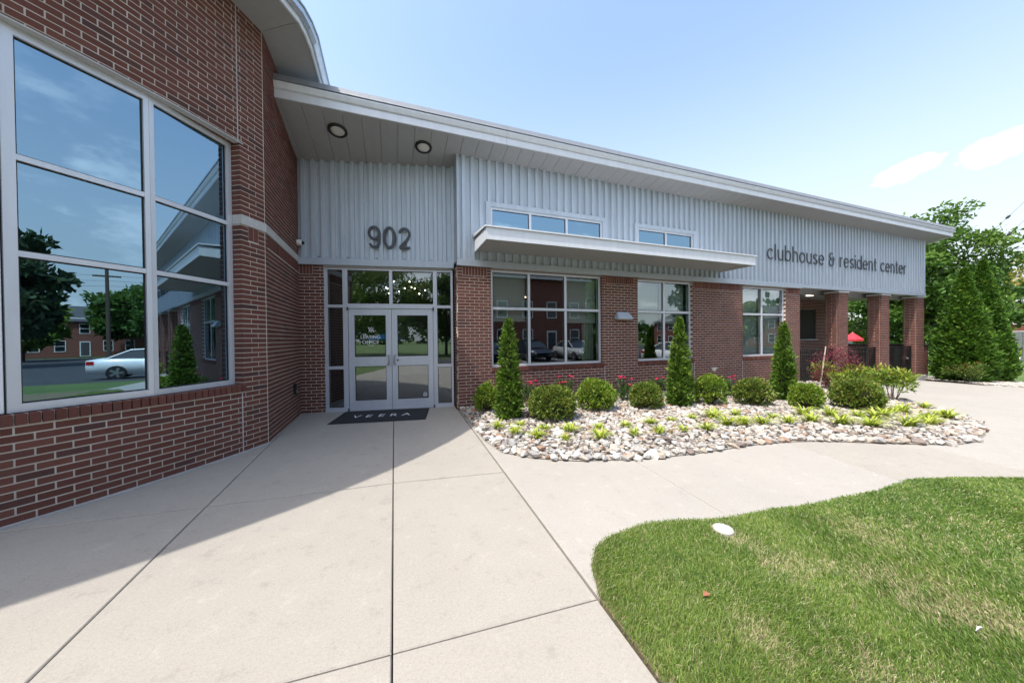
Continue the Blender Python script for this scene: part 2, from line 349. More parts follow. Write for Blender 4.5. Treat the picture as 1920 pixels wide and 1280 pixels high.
# ------------------------------------------------------------------ main dimensions of the place
YM, D0, ANG = 6.84, 7.449, 0.1673
MAIN = Fr((0, YM), (1, 0), (0, -1))
DOOR = Fr((0, D0), (math.cos(ANG), -math.sin(ANG)), (-math.sin(ANG), -math.cos(ANG)))
XB = -1.868; YB = D0-math.tan(ANG)*XB
SIDE = Fr((-1.80, 5.74), (XB+1.80, YB-5.74), (1, (1.80+XB)/(YB-5.74)*-1)); LSIDE = math.hypot(XB+1.8, YB-5.74)
SIDE.n = Vector((SIDE.u.y, -SIDE.u.x, 0))
ROT = Rd(); KS = .1908
def soffz(y): return 5.309+KS*(7.41-y)
XE = 20.87                                        # end of the metal siding

club = empty('clubhouse', (6, 8, 0), 'red brick clubhouse with rounded front, grey ribbed metal siding and long flat eave', 'building')

# ================================================================== ground
far = bmesh.new()
gp = sorted(set([-300, -120, -60, -30]+list(range(-20, 31, 2))+[45, 80, 150, 400])); gy = [-300, -100, -40, -16, -5, 0, 5, 10, 20, 45, 120, 400]
vv = [[far.verts.new((x, y, gz(x)-.075)) for y in gy] for x in gp]
for i in range(len(gp)-1):
    for j in range(len(gy)-1): far.faces.new((vv[i][j], vv[i+1][j], vv[i+1][j+1], vv[i][j+1]))
fm = bpy.data.meshes.new('ground'); far.to_mesh(fm); far.free()
tag(ob('ground', fm, 'far_grass'), kind='structure')
def sheet(name, poly, mat, dz, parent=None, kind='structure', cell=1.0, step=False):
    """a polygon cut into strips so that it follows the fall of the ground"""
    bm = bmesh.new(); bm.faces.new([bm.verts.new((x, y, 0)) for x, y in poly])
    for x in np.arange(math.floor(min(p[0] for p in poly)), max(p[0] for p in poly), cell):
        bmesh.ops.bisect_plane(bm, geom=bm.verts[:]+bm.edges[:]+bm.faces[:], plane_co=(x, 0, 0), plane_no=(1, 0, 0))
    if step:
        r = bmesh.ops.extrude_edge_only(bm, edges=[e for e in bm.edges if e.is_boundary])
        for v in [g for g in r['geom'] if isinstance(g, bmesh.types.BMVert)]: v.co.z -= .045
    for v in bm.verts: v.co.z += gz(v.co.x)+dz
    bmesh.ops.triangulate(bm, faces=[f for f in bm.faces if len(f.verts) > 4])
    bmesh.ops.recalc_face_normals(bm, faces=bm.faces[:])
    me = bpy.data.meshes.new(name); bm.to_mesh(me); bm.free()
    o = ob(name, me, mat, parent)
    if kind: o['kind'] = kind
    return o
sheet('parking_lot', [(12.5, -60), (62, -60), (62, 3.0), (24, 3.0), (13.0, 1.2)], 'asphalt', -.06)
sheet('parking_aisle', [(-30, -11.6), (12.5, -11.6), (12.5, -5.6), (-30, -5.6)], 'asphalt', -.06)
pav = sheet('pavement', [(-4.2, -4.5), (1.0, -4.5), (6.5, -2.9), (6.6, .1), (14.5, .1), (20.4, 1.0), (20.4, 4.2), (20.2, 5.1), (20.9, 5.9), (21.2, 7.3), (-1.0, 7.9), (-4.2, 7.9)], 'joint_soil', -.045)
def slab(c, mat='concrete', nx=6, ny=4, h=.05, edge=.006):
    """one cast slab: corners in order, tooled edges rounded down into the joint"""
    P = [Vector((*q, 0)) for q in c]; mid = sum(P, Vector())/4; V = []; F = []
    def bil(u, v, shrink):
        q = (P[0]*(1-u)+P[1]*u)*(1-v)+(P[3]*(1-u)+P[2]*u)*v
        return q
    idx = {}
    for lev, (ins, dz) in enumerate(((0.0, -h), (0.0, -edge), (edge, 0.0))):
        for i in range(nx+1):
            for j in range(ny+1):
                q = bil(i/nx, j/ny, 0)
                e1 = (P[1]-P[0]).normalized(); e2 = (P[3]-P[0]).normalized()
                if ins:
                    if i == 0: q = q+e1*ins
                    if i == nx: q = q-e1*ins
                    if j == 0: q = q+e2*ins
                    if j == ny: q = q-e2*ins
                if lev < 2 and 0 < i < nx and 0 < j < ny: continue
                idx[lev, i, j] = len(V); V.append((q.x, q.y, gz(q.x)+dz))
    for i in range(nx):
        for j in range(ny): F.append((idx[2, i, j], idx[2, i+1, j], idx[2, i+1, j+1], idx[2, i, j+1]))
    for a in (0, 1):
        for i in range(nx):
            F.append((idx[a, i, 0], idx[a, i+1, 0], idx[a+1, i+1, 0], idx[a+1, i, 0]))
            F.append((idx[a, i+1, ny], idx[a, i, ny], idx[a+1, i, ny], idx[a+1, i+1, ny]))
        for j in range(ny):
            F.append((idx[a, 0, j+1], idx[a, 0, j], idx[a+1, 0, j], idx[a+1, 0, j+1]))
            F.append((idx[a, nx, j], idx[a, nx, j+1], idx[a+1, nx, j+1], idx[a+1, nx, j]))
    return ob('slab', mesh_np('slab', V, F), mat, pav)
g = .0042
def jx(y, a, b): return a[0]+(b[0]-a[0])*(y-a[1])/(b[1]-a[1])
J3 = lambda y: jx(y, (-1.765, 5.6), (-1.57, 1.9)); J1 = lambda y: jx(y, (-.056, 5.98), (-.035, 1.5)); J2 = lambda y: jx(y, (1.225, 6.52), (1.085, 1.5))
rows = [(-4.4, 0), (1.63, 0), (3.63, 0), (7.9, 0)]
def ty(k, x): return {0: -4.4, 1: 1.655-.063*x, 2: 3.63-.135*x if x > -.05 else 3.63-.07*x, 3: 7.9}[k]
for k in range(3):
    for A, B in ((lambda y: -4.1, J3), (J3, J1), (J1, J2)):
        pts = []
        for kk, sg in ((k, 1), (k+1, -1)):
            row = []
            for X, sx in ((A, 1), (B, -1)):
                y = ty(kk, 0)
                for _ in range(3): x = X(y); y = ty(kk, x)
                row.append((x+sx*g, y+sg*(g+(.005 if kk == 2 else 0))))
            pts.append(row)
        slab([pts[0][0], pts[0][1], pts[1][1], pts[1][0]], 'concrete', 4, 6)
wl_ = [lambda y: J2(y)+2*g, lambda y: jx(y, (2.75, 3.17), (2.63, 1.89)), lambda y: jx(y, (5.2, 2.95), (4.92, 1.75)), lambda y: jx(y, (6.9, 2.5), (6.6, 1.6)),
       lambda y: 8.6+.1*(y-2.5), lambda y: 10.5+.08*(y-2.5), lambda y: 12.4+.06*(y-2.5), lambda y: 14.6, lambda y: 17.0, lambda y: 19.6]
ylo = [-4.4, -4.4, -2.8, .2, .2, .2, .2, .3, .5, .8]
for i in range(len(wl_)-1):
    A, B = wl_[i], wl_[i+1]; cuts = [ylo[i], 7.2] if i < 5 else [ylo[i], 2.2, 5.0, 7.2]
    for y0, y1 in zip(cuts, cuts[1:]):
        gg = .004
        slab([(A(y0)+gg, y0+gg), (B(y0)-gg, y0+gg), (B(y1)-gg, y1-gg), (A(y1)+gg, y1-gg)], 'concrete' if i == 2 else 'concrete_walk', 4, 6)
slab([(19.606, .9), (20.15, 1.1), (20.1, 4.9), (19.606, 4.99)], 'concrete_walk', 2, 4)

# strip of curb round the rotunda
mb = MB()
for i in range(60):
    s0 = -6+i*.1; mb.fbox(ROT, s0, s0+.0999, -.02, .055+.012*math.sin(i*.6), -.02, .014)
mb.build('footing_strip', 'concrete_curb', club)

# ================================================================== brickwork
COURSE, BL, JT = .0677, .2032, .0125
def rect_sub(pieces, h):
    out = []
    for a, b, za, zb in pieces:
        c, d, zc, zd = h
        if b <= c or a >= d or zb <= zc or za >= zd: out.append((a, b, za, zb)); continue
        if a < c: out.append((a, c, za, zb))
        if b > d: out.append((d, b, za, zb))
        m0, m1 = max(a, c), min(b, d)
        if za < zc: out.append((m0, m1, za, zc))
        if zb > zd: out.append((m0, m1, zd, zb))
    return out
def bricks(s0, s1, z0, z1, holes, soldier=(), shift=0.):
    res = []; n = 0; z = z0
    while z < z1-.02:
        a = s0-(n % 2)*BL/2+shift
        while a > s0: a -= BL
        while a < s1:
            P = [(max(a+JT/2, s0), min(a+BL-JT/2, s1), z+JT, min(z+COURSE, z1))]
            for h in holes: P = rect_sub(P, h)
            for h in soldier: P = rect_sub(P, (h[0]-.004, h[1]+.004, h[2]-.004, h[3]))
            res += [p for p in P if p[1]-p[0] > .003 and p[3]-p[2] > .014]
            a += BL
        z += COURSE; n += 1
    rows = {}                                              # slivers are cut into the neighbouring brick, as a mason would
    for p in res: rows.setdefault((round(p[2], 4), round(p[3], 4)), []).append(list(p))
    res = []
    for row in rows.values():
        row.sort(); k = 0
        while k < len(row):
            p = row[k]
            if p[1]-p[0] < .055:
                if k and p[0]-row[k-1][1] < .03: row[k-1][1] = p[1]; row.pop(k); continue
                if k+1 < len(row) and row[k+1][0]-p[1] < .03: row[k+1][0] = p[0]; row.pop(k); continue
            k += 1
        res += [tuple(p) for p in row]
    for c, d, zc, zd in soldier:
        k = max(1, round((d-c)/COURSE)); w = (d-c)/k
        for i in range(k):
            P = [(c+i*w+.004, c+(i+1)*w-.004, zc+.006, zd-.004)]
            for h in holes: P = rect_sub(P, h)
            res += P
    return res
def backing(mb, fr, s0, s1, z0, z1, holes, d=-.0045, thick=.2, ds=None):
    hs = [(a-.004, b+.004, c-.004, e+.004) for a, b, c, e in holes]
    S = sorted(set([s0, s1]+[v for h in hs for v in h[:2] if s0 < v < s1]+(list(np.arange(s0, s1, ds)) if ds else [])))
    Z = sorted(set([z0, z1]+[v for h in hs for v in h[2:] if z0 < v < z1]))
    solid = lambda i, j: 0 <= i < len(S)-1 and 0 <= j < len(Z)-1 and not any(h[0] < (S[i]+S[i+1])/2 < h[1] and h[2] < (Z[j]+Z[j+1])/2 < h[3] for h in hs)
    P = fr.pt
    for i in range(len(S)-1):
        for j in range(len(Z)-1):
            if not solid(i, j): continue
            a, b, c, e = S[i], S[i+1], Z[j], Z[j+1]
            mb.face([P(a, d, c), P(b, d, c), P(b, d, e), P(a, d, e)])
            mb.face([P(b, d-thick, c), P(a, d-thick, c), P(a, d-thick, e), P(b, d-thick, e)])
            if not solid(i-1, j): mb.face([P(a, d-thick, c), P(a, d, c), P(a, d, e), P(a, d-thick, e)])
            if not solid(i+1, j): mb.face([P(b, d, c), P(b, d-thick, c), P(b, d-thick, e), P(b, d, e)])
            if not solid(i, j-1): mb.face([P(a, d-thick, c), P(b, d-thick, c), P(b, d, c), P(a, d, c)])
            if not solid(i, j+1): mb.face([P(a, d, e), P(b, d, e), P(b, d-thick, e), P(a, d-thick, e)])
def add_bricks(mb, fr, lst, depth=.05, proud=0.):
    for a, b, c, e in lst:
        dd = proud+random.uniform(-.0012, .0012); P = fr.pt; j = lambda: random.uniform(-.0008, .0008)
        mb.fbox(fr, a+j(), b+j(), -depth, dd, c+j(), e+j(), random.random())
def wall(name, fr, s0, s1, z0, z1, holes=(), soldier=(), shift=0., ds=None, thick=.2, bs=None, extra=()):
    m = MB(); backing(m, fr, s0, s1, z0, z1, holes, ds=ds, thick=thick); w = m.build(name, 'mortar', club)
    lst = bricks(*(bs or (s0, s1)), z0, z1, holes, soldier, shift)
    return w, lst
def joined(par, fr, lst, rowlocks=(), depth=.05):
    m = MB(); add_bricks(m, fr, lst, depth)
    for (a, b, c, e, p) in rowlocks: rowlock(m, fr, a, b, c, e, p)
    o = m.build('brickwork', 'brick_joined', par); o['kind'] = 'stuff'; return o
def rowlock(m, fr, a, b, c, e, p):
    k = max(1, round((b-a)/COURSE)); w = (b-a)/k
    for i in range(k): m.fbox(fr, a+i*w+.005, a+(i+1)*w-.005, -.08, p+random.uniform(-.0015, .0015), c, e+random.uniform(-.001, .001), random.random())

# --- rotunda
ZS, ZH = .927, 4.24
sA, sB, sC = [ROT.R*(math.atan2(q[1]-ROT.C.y, q[0]-ROT.C.x)-ROT.th) for q in ((-3.1, 4.006), (-2.529, 4.699), (-2.053, 5.447))]
sO = sC+.012; sL = sA-1.0                              # opening from sL to sO
hole = (sL, sO, ZS, ZH)
rw, rl = wall('rotunda_wall', ROT, -8.0, 0, 0, 6.08, [hole, (sO-.002, .06, 3.13, 3.265)], [(sO+.105, -.105, 2.93, 3.125)], .04, ds=.12, bs=(-8.0, -.006))
# rowlock sill replaces the course below the opening
k = round((sO+.06-sL)/COURSE); sub = []
for b in rl: sub += rect_sub([b], (sL-.006, sL+k*COURSE, ZS-.1, ZS+.0))
rl = [b for b in sub if b[1]-b[0] > .01 and b[3]-b[2] > .014]; sills = [(sL+i*COURSE+.005, sL+(i+1)*COURSE-.005, ZS-.095, ZS-.003) for i in range(k)]
def inframe(P):
    v = P-Vector((0, 0, EYE)); z = v.dot(fw)
    if z < .2: return False
    x = 960+FPX*v.dot(r2)/z; y = 640-FPX*v.dot(u2)/z; return -30 < x < 1950 and -20 < y < 1300
cand = []
for b in [(q, 0.) for q in rl]+[(q, .02) for q in sills]:
    (a, bb, c, e), pr = b; P = ROT.pt((a+bb)/2, 0, (c+e)/2)
    cand.append(((P-Vector((0, 0, EYE))).length if inframe(P) else 1e3, b))
cand.sort(key=lambda t: t[0])
ub = MB(); ub.box(-.5, .5, 0, 1, -.5, .5); ubm = ub.mesh('brick'); ubm.materials.append(MT['brick'])
for dist, ((a, bb, c, e), pr) in cand[:300]:
    p0 = ROT.pt(a, 0, 0); p1 = ROT.pt(bb, 0, 0); th = math.atan2(p1.y-p0.y, p1.x-p0.x)
    o = link(bpy.data.objects.new('brick', ubm)); mid = (p0+p1)/2
    mid += Vector((math.cos(th-math.pi/2), math.sin(th-math.pi/2), 0))*(pr+random.uniform(-.001, .0015))
    o.location = (mid.x, mid.y, (c+e)/2); o.rotation_euler = (random.uniform(-.006, .006), random.uniform(-.004, .004), th)
    o.scale = ((p1-p0).length, .14+pr, e-c)
    par_to(o, rw)
rest = MB(); add_bricks(rest, ROT, [q for d_, (q, pr) in cand[300:] if not pr], .14); 
for d_, (q, pr) in cand[300:]:
    if pr: rest.fbox(ROT, q[0], q[1], -.08, pr, q[2], q[3], random.random())
o = rest.build('brickwork', 'brick_joined', rw); o['kind'] = 'stuff'
# lintel over the round window, caulk joints, stone band
mb = MB()
for i in range(24):
    a = sL-.05+i*(sO+.1-sL)/24; mb.fbox(ROT, a, a+(sO+.1-sL)/24-.0002, -.09, .006, ZH-.004, ZH+.009)
mb.build('lintel', 'caulk', club)
mb = MB(); mb.fbox(ROT, -.395, -.383, -.02, .0035, .01, ZS-.1); mb.fbox(ROT, -.395, -.383, -.02, .0035, ZH+.01, 6.08)
mb.build('expansion_joint', 'caulk', club)
mb = MB()
for i in range(4):
    a = sO+i*(.003-sO)/4; mb.fbox(ROT, a, a+(.003-sO)/4-.0002, -.17, .012, 3.132, 3.262)
mb.fbox(SIDE, -.004, LSIDE-.01, -.08, .012, 3.1325, 3.2615)
mb.build('stone_band', 'stone', club)
# --- side wall between rotunda and entry
w, l = wall('side_wall', SIDE, 0, LSIDE+.05, 0, 6.08, [(-.05, LSIDE+.1, 3.13, 3.265)], [(.09, LSIDE, 2.93, 3.125)], .03, bs=(.008, LSIDE+.05)); joined(w, SIDE, l)
# --- entry wall
w, l = wall('entry_wall', DOOR, -1.95, -1.428, 0, 3.1, [], [(-1.88, -1.64, 2.90, 3.1)], .05); joined(w, DOOR, l)
# --- main wall
W1, W2, W3 = (1.99, 4.885, .885, 3.06), (6.0, 7.915, .885, 3.06), (9.97, 11.98, .885, 3.06)
PIERS = [(1.252, 1.99), (4.885, 6.0), (7.915, 9.97), (11.98, 12.712)]
sold = [(1.36, 1.90, 2.885, 3.085), (5.0, 5.88, 2.885, 3.085), (8.0, 9.87, 2.885, 3.085), (12.07, 12.64, 2.885, 3.085)]
w, l = wall('front_wall', MAIN, 1.252, 12.712, -.35, 3.09, [W1, W2, W3], sold, .06)
sub = []
for b in l:
    q = [b]
    for a, c, _, _ in (W1, W2, W3): q = rect_sub(q, (a-.025, c+.065, .785, .889))
    sub += q
l = [b for b in sub if b[1]-b[0] > .01 and b[3]-b[2] > .014]
joined(w, MAIN, l, [(a-.02, c+.06, .79, .882, .02) for a, c, _, _ in (W1, W2, W3)], .10)
mb = MB()
for x in (4.955, 7.985, 9.955): mb.fbox(MAIN, x-.005, x+.005, -.02, .003, -.3, .787)
mb.build('control_joint', 'caulk', club)
RET = Fr((1.252, YM), (0, 1), (-1, 0)); w, l = wall('return_wall', RET, .105, .55, -.05, 3.09, thick=.1); joined(w, RET, l)
RET2 = Fr((12.712, YM), (0, 1), (1, 0)); w, l = wall('patio_side_wall', RET2, .105, 3.6, -.4, 3.09, thick=.15); joined(w, RET2, l)
# --- patio columns
for x0 in (14.89, 17.66, 20.36):
    x1 = x0+.57; y0, y1 = YM, YM+.40; zb = gz(x0)-.02; zt = 3.045
    mb = MB(); mb.box(x0+.008, x1-.008, y0+.008, y1-.008, zb, zt); c = mb.build('column', 'mortar', club)
    mb = MB()
    for fr, a, b in ((Fr((x0, y0), (1, 0), (0, -1)), 0, .57), (Fr((x1, y1), (-1, 0), (0, 1)), 0, .57), (Fr((x0, y1), (0, -1), (-1, 0)), .058, .342), (Fr((x1, y0), (0, 1), (1, 0)), .058, .342)):
        add_bricks(mb, fr, bricks(a, b, -.20, zt-.01, [], [], -.005-a))
    o = mb.build('brickwork', 'brick_joined', c); o['kind'] = 'stuff'
    mb = MB(); mb.box(x0-.03, x1+.03, y0-.03, y1+.03, zt, zt+.04); mb.build('capital', 'fascia', c, bevel=.006)
    mb = MB(); mb.box(x0-.06, x1+.06, y0-.05, y1+.06, zb-.3, -.19); mb.build('footing', 'concrete_curb', c, bevel=.01)
# --- low wall on the open side of the patio, with dark cap
LW = Fr((20.93, YM+.02), (0, 1), (-1, 0)); LWF = Fr((20.93, YM+.02), (1, 0), (0, -1)); LWE = Fr((21.34, YM+.02), (0, 1), (1, 0))
lw = MB(); lw.box(20.94, 21.33, YM+.03, 12.2, -.5, 1.03); lwo = lw.build('patio_low_wall', 'mortar', club)
mb = MB(); add_bricks(mb, LW, bricks(.055, 5.3, -.19, 1.03, [])); add_bricks(mb, LWF, bricks(0, .41, -.19, 1.03, [])); add_bricks(mb, LWE, bricks(.055, 5.3, -.19, 1.03, []))
o = mb.build('brickwork', 'brick_joined', lwo); o['kind'] = 'stuff'
mb = MB(); mb.box(20.9, 21.37, YM-.02, 12.23, 1.032, 1.085); mb.build('coping', 'black_metal', lwo, bevel=.006)
# --- back of the patio: bar wall with opening shaded by a black panel, ledge, kitchen counter
BK = Fr((12.75, 9.2), (1, 0), (0, -1))
w, l = wall('patio_back_wall', BK, 0, 6.25, -.4, 3.15, [(.4, 5.5, 1.35, 2.7)], [], thick=.3); joined(w, BK, l)
mb = MB(); mb.box(13.16, 18.24, 9.225, 9.26, 1.36, 2.69); mb.build('recess_shade_panel', 'black_metal', club)  # flat black panel near the wall face, painted shade for the deep opening
mb = MB(); mb.fbox(BK, .35, 5.55, -.1, .06, 1.30, 1.345); mb.build('ledge', 'trim', club)
mb = MB(); mb.box(12.75, 20.9, YM+.05, 12.4, 3.16, 3.2); mb.build('patio_ceiling', 'soffit', club)
mb = MB(); mb.box(12.72, 20.9, 7.4, 7.55, 3.02, 3.159); mb.build('ceiling_beam', 'soffit', club)

# ================================================================== metal siding
RIB = [(0, 0), (.098, 0), (.108, .05), (.180, .05)]
def siding(name, fr, s0, s1, z0, z1, holes=()):
    pts = []; s = s0
    while s < s1:
        for a, d in RIB: pts.append((s+a, d))
        s += .19
    pts = [p for p in pts if p[0] < s1]; pts.append((s1, 0.))
    ex = [v for h in holes for v in h[:2]]
    full = []
    for (a, da), (b, db) in zip(pts, pts[1:]):
        cuts = sorted([a, b]+[v for v in ex if a < v < b])
        for c, d in zip(cuts, cuts[1:]):
            f = lambda q: da+(db-da)*(q-a)/(b-a) if b > a else da
            full.append((c, f(c), d, f(d)))
    m = MB()
    for a, da, b, db in full:
        zz = [(z0, z1)]
        for h in holes:
            if h[0] <= (a+b)/2 <= h[1]:
                n = []
                for p, q in zz:
                    if p < h[2]: n.append((p, min(q, h[2])))
                    if q > h[3]: n.append((max(p, h[3]), q))
                zz = n
        for p, q in zz: m.face([fr.pt(a, da, p), fr.pt(b, db, p), fr.pt(b, db, q), fr.pt(a, da, q)])
    return m.build(name, 'siding', club)
C1, C2 = (1.985, 4.895, 3.80, 4.415), (5.985, 7.925, 3.80, 4.39)
siding('siding_sheet', MAIN, 1.252, XE, 3.20, 5.50, [C1, C2])
siding('siding_sheet', DOOR, -1.93, 1.30, 3.22, 5.60)
ESIDE = Fr((XE, YM), (0, 1), (1, 0)); siding('siding_sheet', ESIDE, 0, 5.6, 3.16, 5.45)
RSID = Fr((1.252, YM+.6), (0, -1), (-1, 0)); mb = MB(); mb.fbox(RSID, .0, .59, -.04, .0, 3.2, 5.5); mb.build('corner_flashing', 'trim', club)
mb = MB(); mb.fbox(MAIN, 1.25, 1.30, .0, .048, 3.235, 5.44); mb.fbox(MAIN, XE-.05, XE+.012, -.05, .048, 3.16, 5.44); mb.build('corner_trim', 'siding', club)
# flashing bands below the siding
def band(fr, s0, s1, z0, z1, d=.055):
    m = MB(); m.fbox(fr, s0, s1, -.03, d+.01, z0, z1); m.fbox(fr, s0, s1-.001, -.03, d-.012, z1, z1+.018); return m.build('flashing_band', 'trim', club, bevel=.003)
band(DOOR, -1.92, 1.262, 3.095, 3.235); band(MAIN, 1.24, 12.72, 3.082, 3.215); band(MAIN, 12.73, XE+.02, 3.11, 3.215, .05)
mb = MB(); mb.fbox(DOOR, -1.42, 1.22, -.1, .03, 3.066, 3.092)
for a, b, _, _ in (W1, W2, W3): mb.fbox(MAIN, a+.01, b-.01, -.1, .03, 3.062, 3.079)
mb.build('head_flashing', 'concrete_curb', club)
# screws along the siding
mb = MB()
for fr, a, b, z in ((MAIN, 1.6, 20.5, 3.27), (MAIN, 1.6, 20.5, 4.66), (DOOR, -1.5, 1.1, 3.262)):
    s = a
    while s < b: mb.fbox(fr, s-.009, s+.009, 0, .042, z-.009, z+.009); s += .57
mb.build('screw', 'sign_dark', club)['kind'] = 'stuff'

# ================================================================== shed roof: soffit planks, fascia, deck
YF = 6.29; PW = .3089; x = -1.458-PW*2
i = 0
while x < 21.5:
    x0, x1 = max(x, -1.86), min(x+PW, 21.55); yb = 8.1 if x1 < 1.6 else (YM+.12 if x1 < XE else 9.5)
    mb = MB(); q = .003
    pr = [(x0+q, YF+.015), (x1-q, YF+.015), (x1-q, yb), (x0+q, yb)]
    mb.hexa([(a, b, soffz(b)) for a, b in pr]+[(a, b, soffz(b)+.03) for a, b in pr]); mb.build('soffit_plank', 'soffit', club); x += PW
PROF = [(0, 5.518), (0, 5.642), (.012, 5.648), (.012, 5.655), (-.022, 5.668), (-.045, 5.74), (-.045, 5.762), (-.012, 5.768), (.10, 5.768), (.10, 5.518)]
PROF2 = [(-.012, 5.772), (-.058, 5.780), (-.050, 5.80), (-.028, 5.884), (.06, 5.90), (.10, 5.87), (.10, 5.772)]
def extr(name, prof, pts, mat, par):
    """pts: list of (origin, outward) pairs; prof in (d inward, z)"""
    m = MB(); V = [[(Vector(o)+Vector(n)*-d)+Vector((0, 0, z)) for d, z in prof] for o, n in pts]
    for A, B in zip(V, V[1:]):
        for i in range(len(prof)): j = (i+1) % len(prof); m.face([A[i], B[i], B[j], A[j]])
    m.face(V[0]); m.face(list(reversed(V[-1]))); return m.build(name, mat, par)
XR = 21.60
segs = [-1.85, 2.2, 6.3, 10.4, 14.5, 18.6, XR-.0]
for a, b in zip(segs, segs[1:]):
    if b == XR: pts = [((a+.002, YF, 0), (0, -1, 0)), ((XR, YF, 0), (1, -1, 0)), ]
    else: pts = [((a+.002, YF, 0), (0, -1, 0)), ((b-.002, YF, 0), (0, -1, 0))]
    extr('fascia_board', PROF, pts, 'fascia', club); extr('roof_edge', PROF2, pts, 'roof_edge', club)
dz = -KS*5
m = MB(); A = [Vector((XR, YF, 0))+Vector((1, -1, 0))*-d+Vector((0, 0, z)) for d, z in PROF]; B = [Vector((XR, YF+5, dz))+Vector((1, 0, 0))*-d+Vector((0, 0, z)) for d, z in PROF]
for i in range(len(PROF)): j = (i+1) % len(PROF); m.face([A[i], B[i], B[j], A[j]])
m.build('end_fascia', 'fascia', club)
m = MB(); A = [Vector((XR, YF, 0))+Vector((1, -1, 0))*-d+Vector((0, 0, z)) for d, z in PROF2]; B = [Vector((XR, YF+5, dz))+Vector((1, 0, 0))*-d+Vector((0, 0, z)) for d, z in PROF2]
for i in range(len(PROF2)): j = (i+1) % len(PROF2); m.face([A[i], B[i], B[j], A[j]])
m.build('end_roof_edge', 'roof_edge', club)
mb = MB(); pr = [(-1.8, YF+.1), (XR-.1, YF+.1), (XR-.1, 12.6), (-1.8, 12.6)]
mb.hexa([(a, b, soffz(b)+.05) for a, b in pr]+[(a, b, soffz(b)+.33) for a, b in pr]); mb.build('roof_deck', 'trim', club)

# ================================================================== rotunda eave
def eave(d):
    ye = 5.74-.54*d; r = ROT.R+d; te = math.asin((ye-ROT.C.y)/r); P = []
    for t in np.linspace(R_(-125), te, 40): P.append((ROT.C.x+r*math.cos(t), ROT.C.y+r*math.sin(t)))
    xe = P[-1][0]; P += [(xe*.35+(-1.845+d)*.65, ye+.20), (-1.845+d, ye+.45), (-1.845+d-.02, 7.0), (-1.845+d-.04, 8.6)]
    return P
ZE = 6.08
A, B = eave(-.01), eave(.655); mb = MB()
ends = list(range(0, 40, 5))+[39]
for a, b in zip(ends, ends[1:]+[len(A)-1]):
    m = MB()
    for k in range(a, b):
        t0 = .004 if k == a else 0
        P0 = [Vector((*A[k], 0)).lerp(Vector((*A[k+1], 0)), t0*8), Vector((*A[k+1], 0)), Vector((*B[k+1], 0)), Vector((*B[k], 0)).lerp(Vector((*B[k+1], 0)), t0*8)]
        m.hexa([(p.x, p.y, ZE) for p in P0]+[(p.x, p.y, ZE+.02) for p in P0])
    m.build('rotunda_soffit_panel', 'soffit', club)
def ring(name, prof, mat):
    m = MB(); L = [eave(d) for d, z in prof]
    for i in range(len(prof)-1):
        for k in range(len(L[0])-1):
            m.face([(*L[i][k], prof[i][1]), (*L[i][k+1], prof[i][1]), (*L[i+1][k+1], prof[i+1][1]), (*L[i+1][k], prof[i+1][1])])
    return m.build(name, mat, club)
ring('rotunda_fascia', [(.64, ZE-.012), (.665, ZE-.012), (.672, ZE+.10), (.69, ZE+.105)], 'fascia')
ring('rotunda_gutter', [(.672, ZE+.07), (.70, ZE+.06), (.745, ZE+.09), (.755, ZE+.16), (.775, ZE+.165), (.775, ZE+.185), (.68, ZE+.19), (.66, ZE+.27), (.70, ZE+.275), (.70, ZE+.30), (.3, ZE+.36)], 'gutter_blue')
L = eave(.31); m = MB()
for k in range(len(L)-1): m.face([(*L[k], ZE+.355), (*L[k+1], ZE+.355), (-8.5, 9, 8.2)])
m.build('rotunda_roof', 'trim', club)

# ================================================================== windows and doors
def pane(fr, s0, s1, z0, z1, d, par, mat='glass'):
    m = MB(); m.face([fr.pt(s0, d, z0), fr.pt(s1, d, z0), fr.pt(s1, d, z1), fr.pt(s0, d, z1)])
    g = MB(); t = .012
    for a, b, c, e in ((s0-.002, s1+.002, z0-.002, z0+t), (s0-.002, s1+.002, z1-t, z1+.002), (s0-.002, s0+t, z0+t, z1-t), (s1-t, s1+.002, z0+t, z1-t)): g.fbox(fr, a, b, d+.001, d+.008, c, e)
    p = m.build('pane', mat, par); g.build('gasket', 'gasket', par); return p
def window(fr, o, xs, zs, rec=.06, fw_=.055, mw=.06, mat='aluminium', gm='glass', depth=.11, label=None, fl=None, frr=None):
    fl = fl or fw_; frr = frr or fw_
    """xs, zs: outer edges and bar centre lines"""
    s0, s1, z0, z1 = xs[0], xs[-1], zs[0], zs[-1]; m = MB(); d0, d1 = -rec-depth, -rec
    m.fbox(fr, s0, s1, d0, d1, z0, z0+fw_); m.fbox(fr, s0, s1, d0, d1, z1-fw_, z1)
    m.fbox(fr, s0, s0+fl, d0, d1, z0+fw_, z1-fw_); m.fbox(fr, s1-frr, s1, d0, d1, z0+fw_, z1-fw_)
    for x in xs[1:-1]: m.fbox(fr, x-mw/2, x+mw/2, d0, d1-.002, z0+fw_, z1-fw_)
    ex = [s0+fl]+[v for x in xs[1:-1] for v in (x-mw/2, x+mw/2)]+[s1-frr]
    ez = [z0+fw_]+[v for z in zs[1:-1] for v in (z-mw/2, z+mw/2)]+[z1-fw_]
    for z in zs[1:-1]:
        for i in range(0, len(ex), 2): m.fbox(fr, ex[i], ex[i+1], d0, d1-.004, z-mw/2, z+mw/2)
    w = m.build('window', mat, o)
    if label: w['label'] = label
    for i in range(0, len(ex), 2):
        for j in range(0, len(ez), 2): pane(fr, ex[i], ex[i+1], ez[j], ez[j+1], -rec-.035, w, gm)
    return w
zc = 2.20
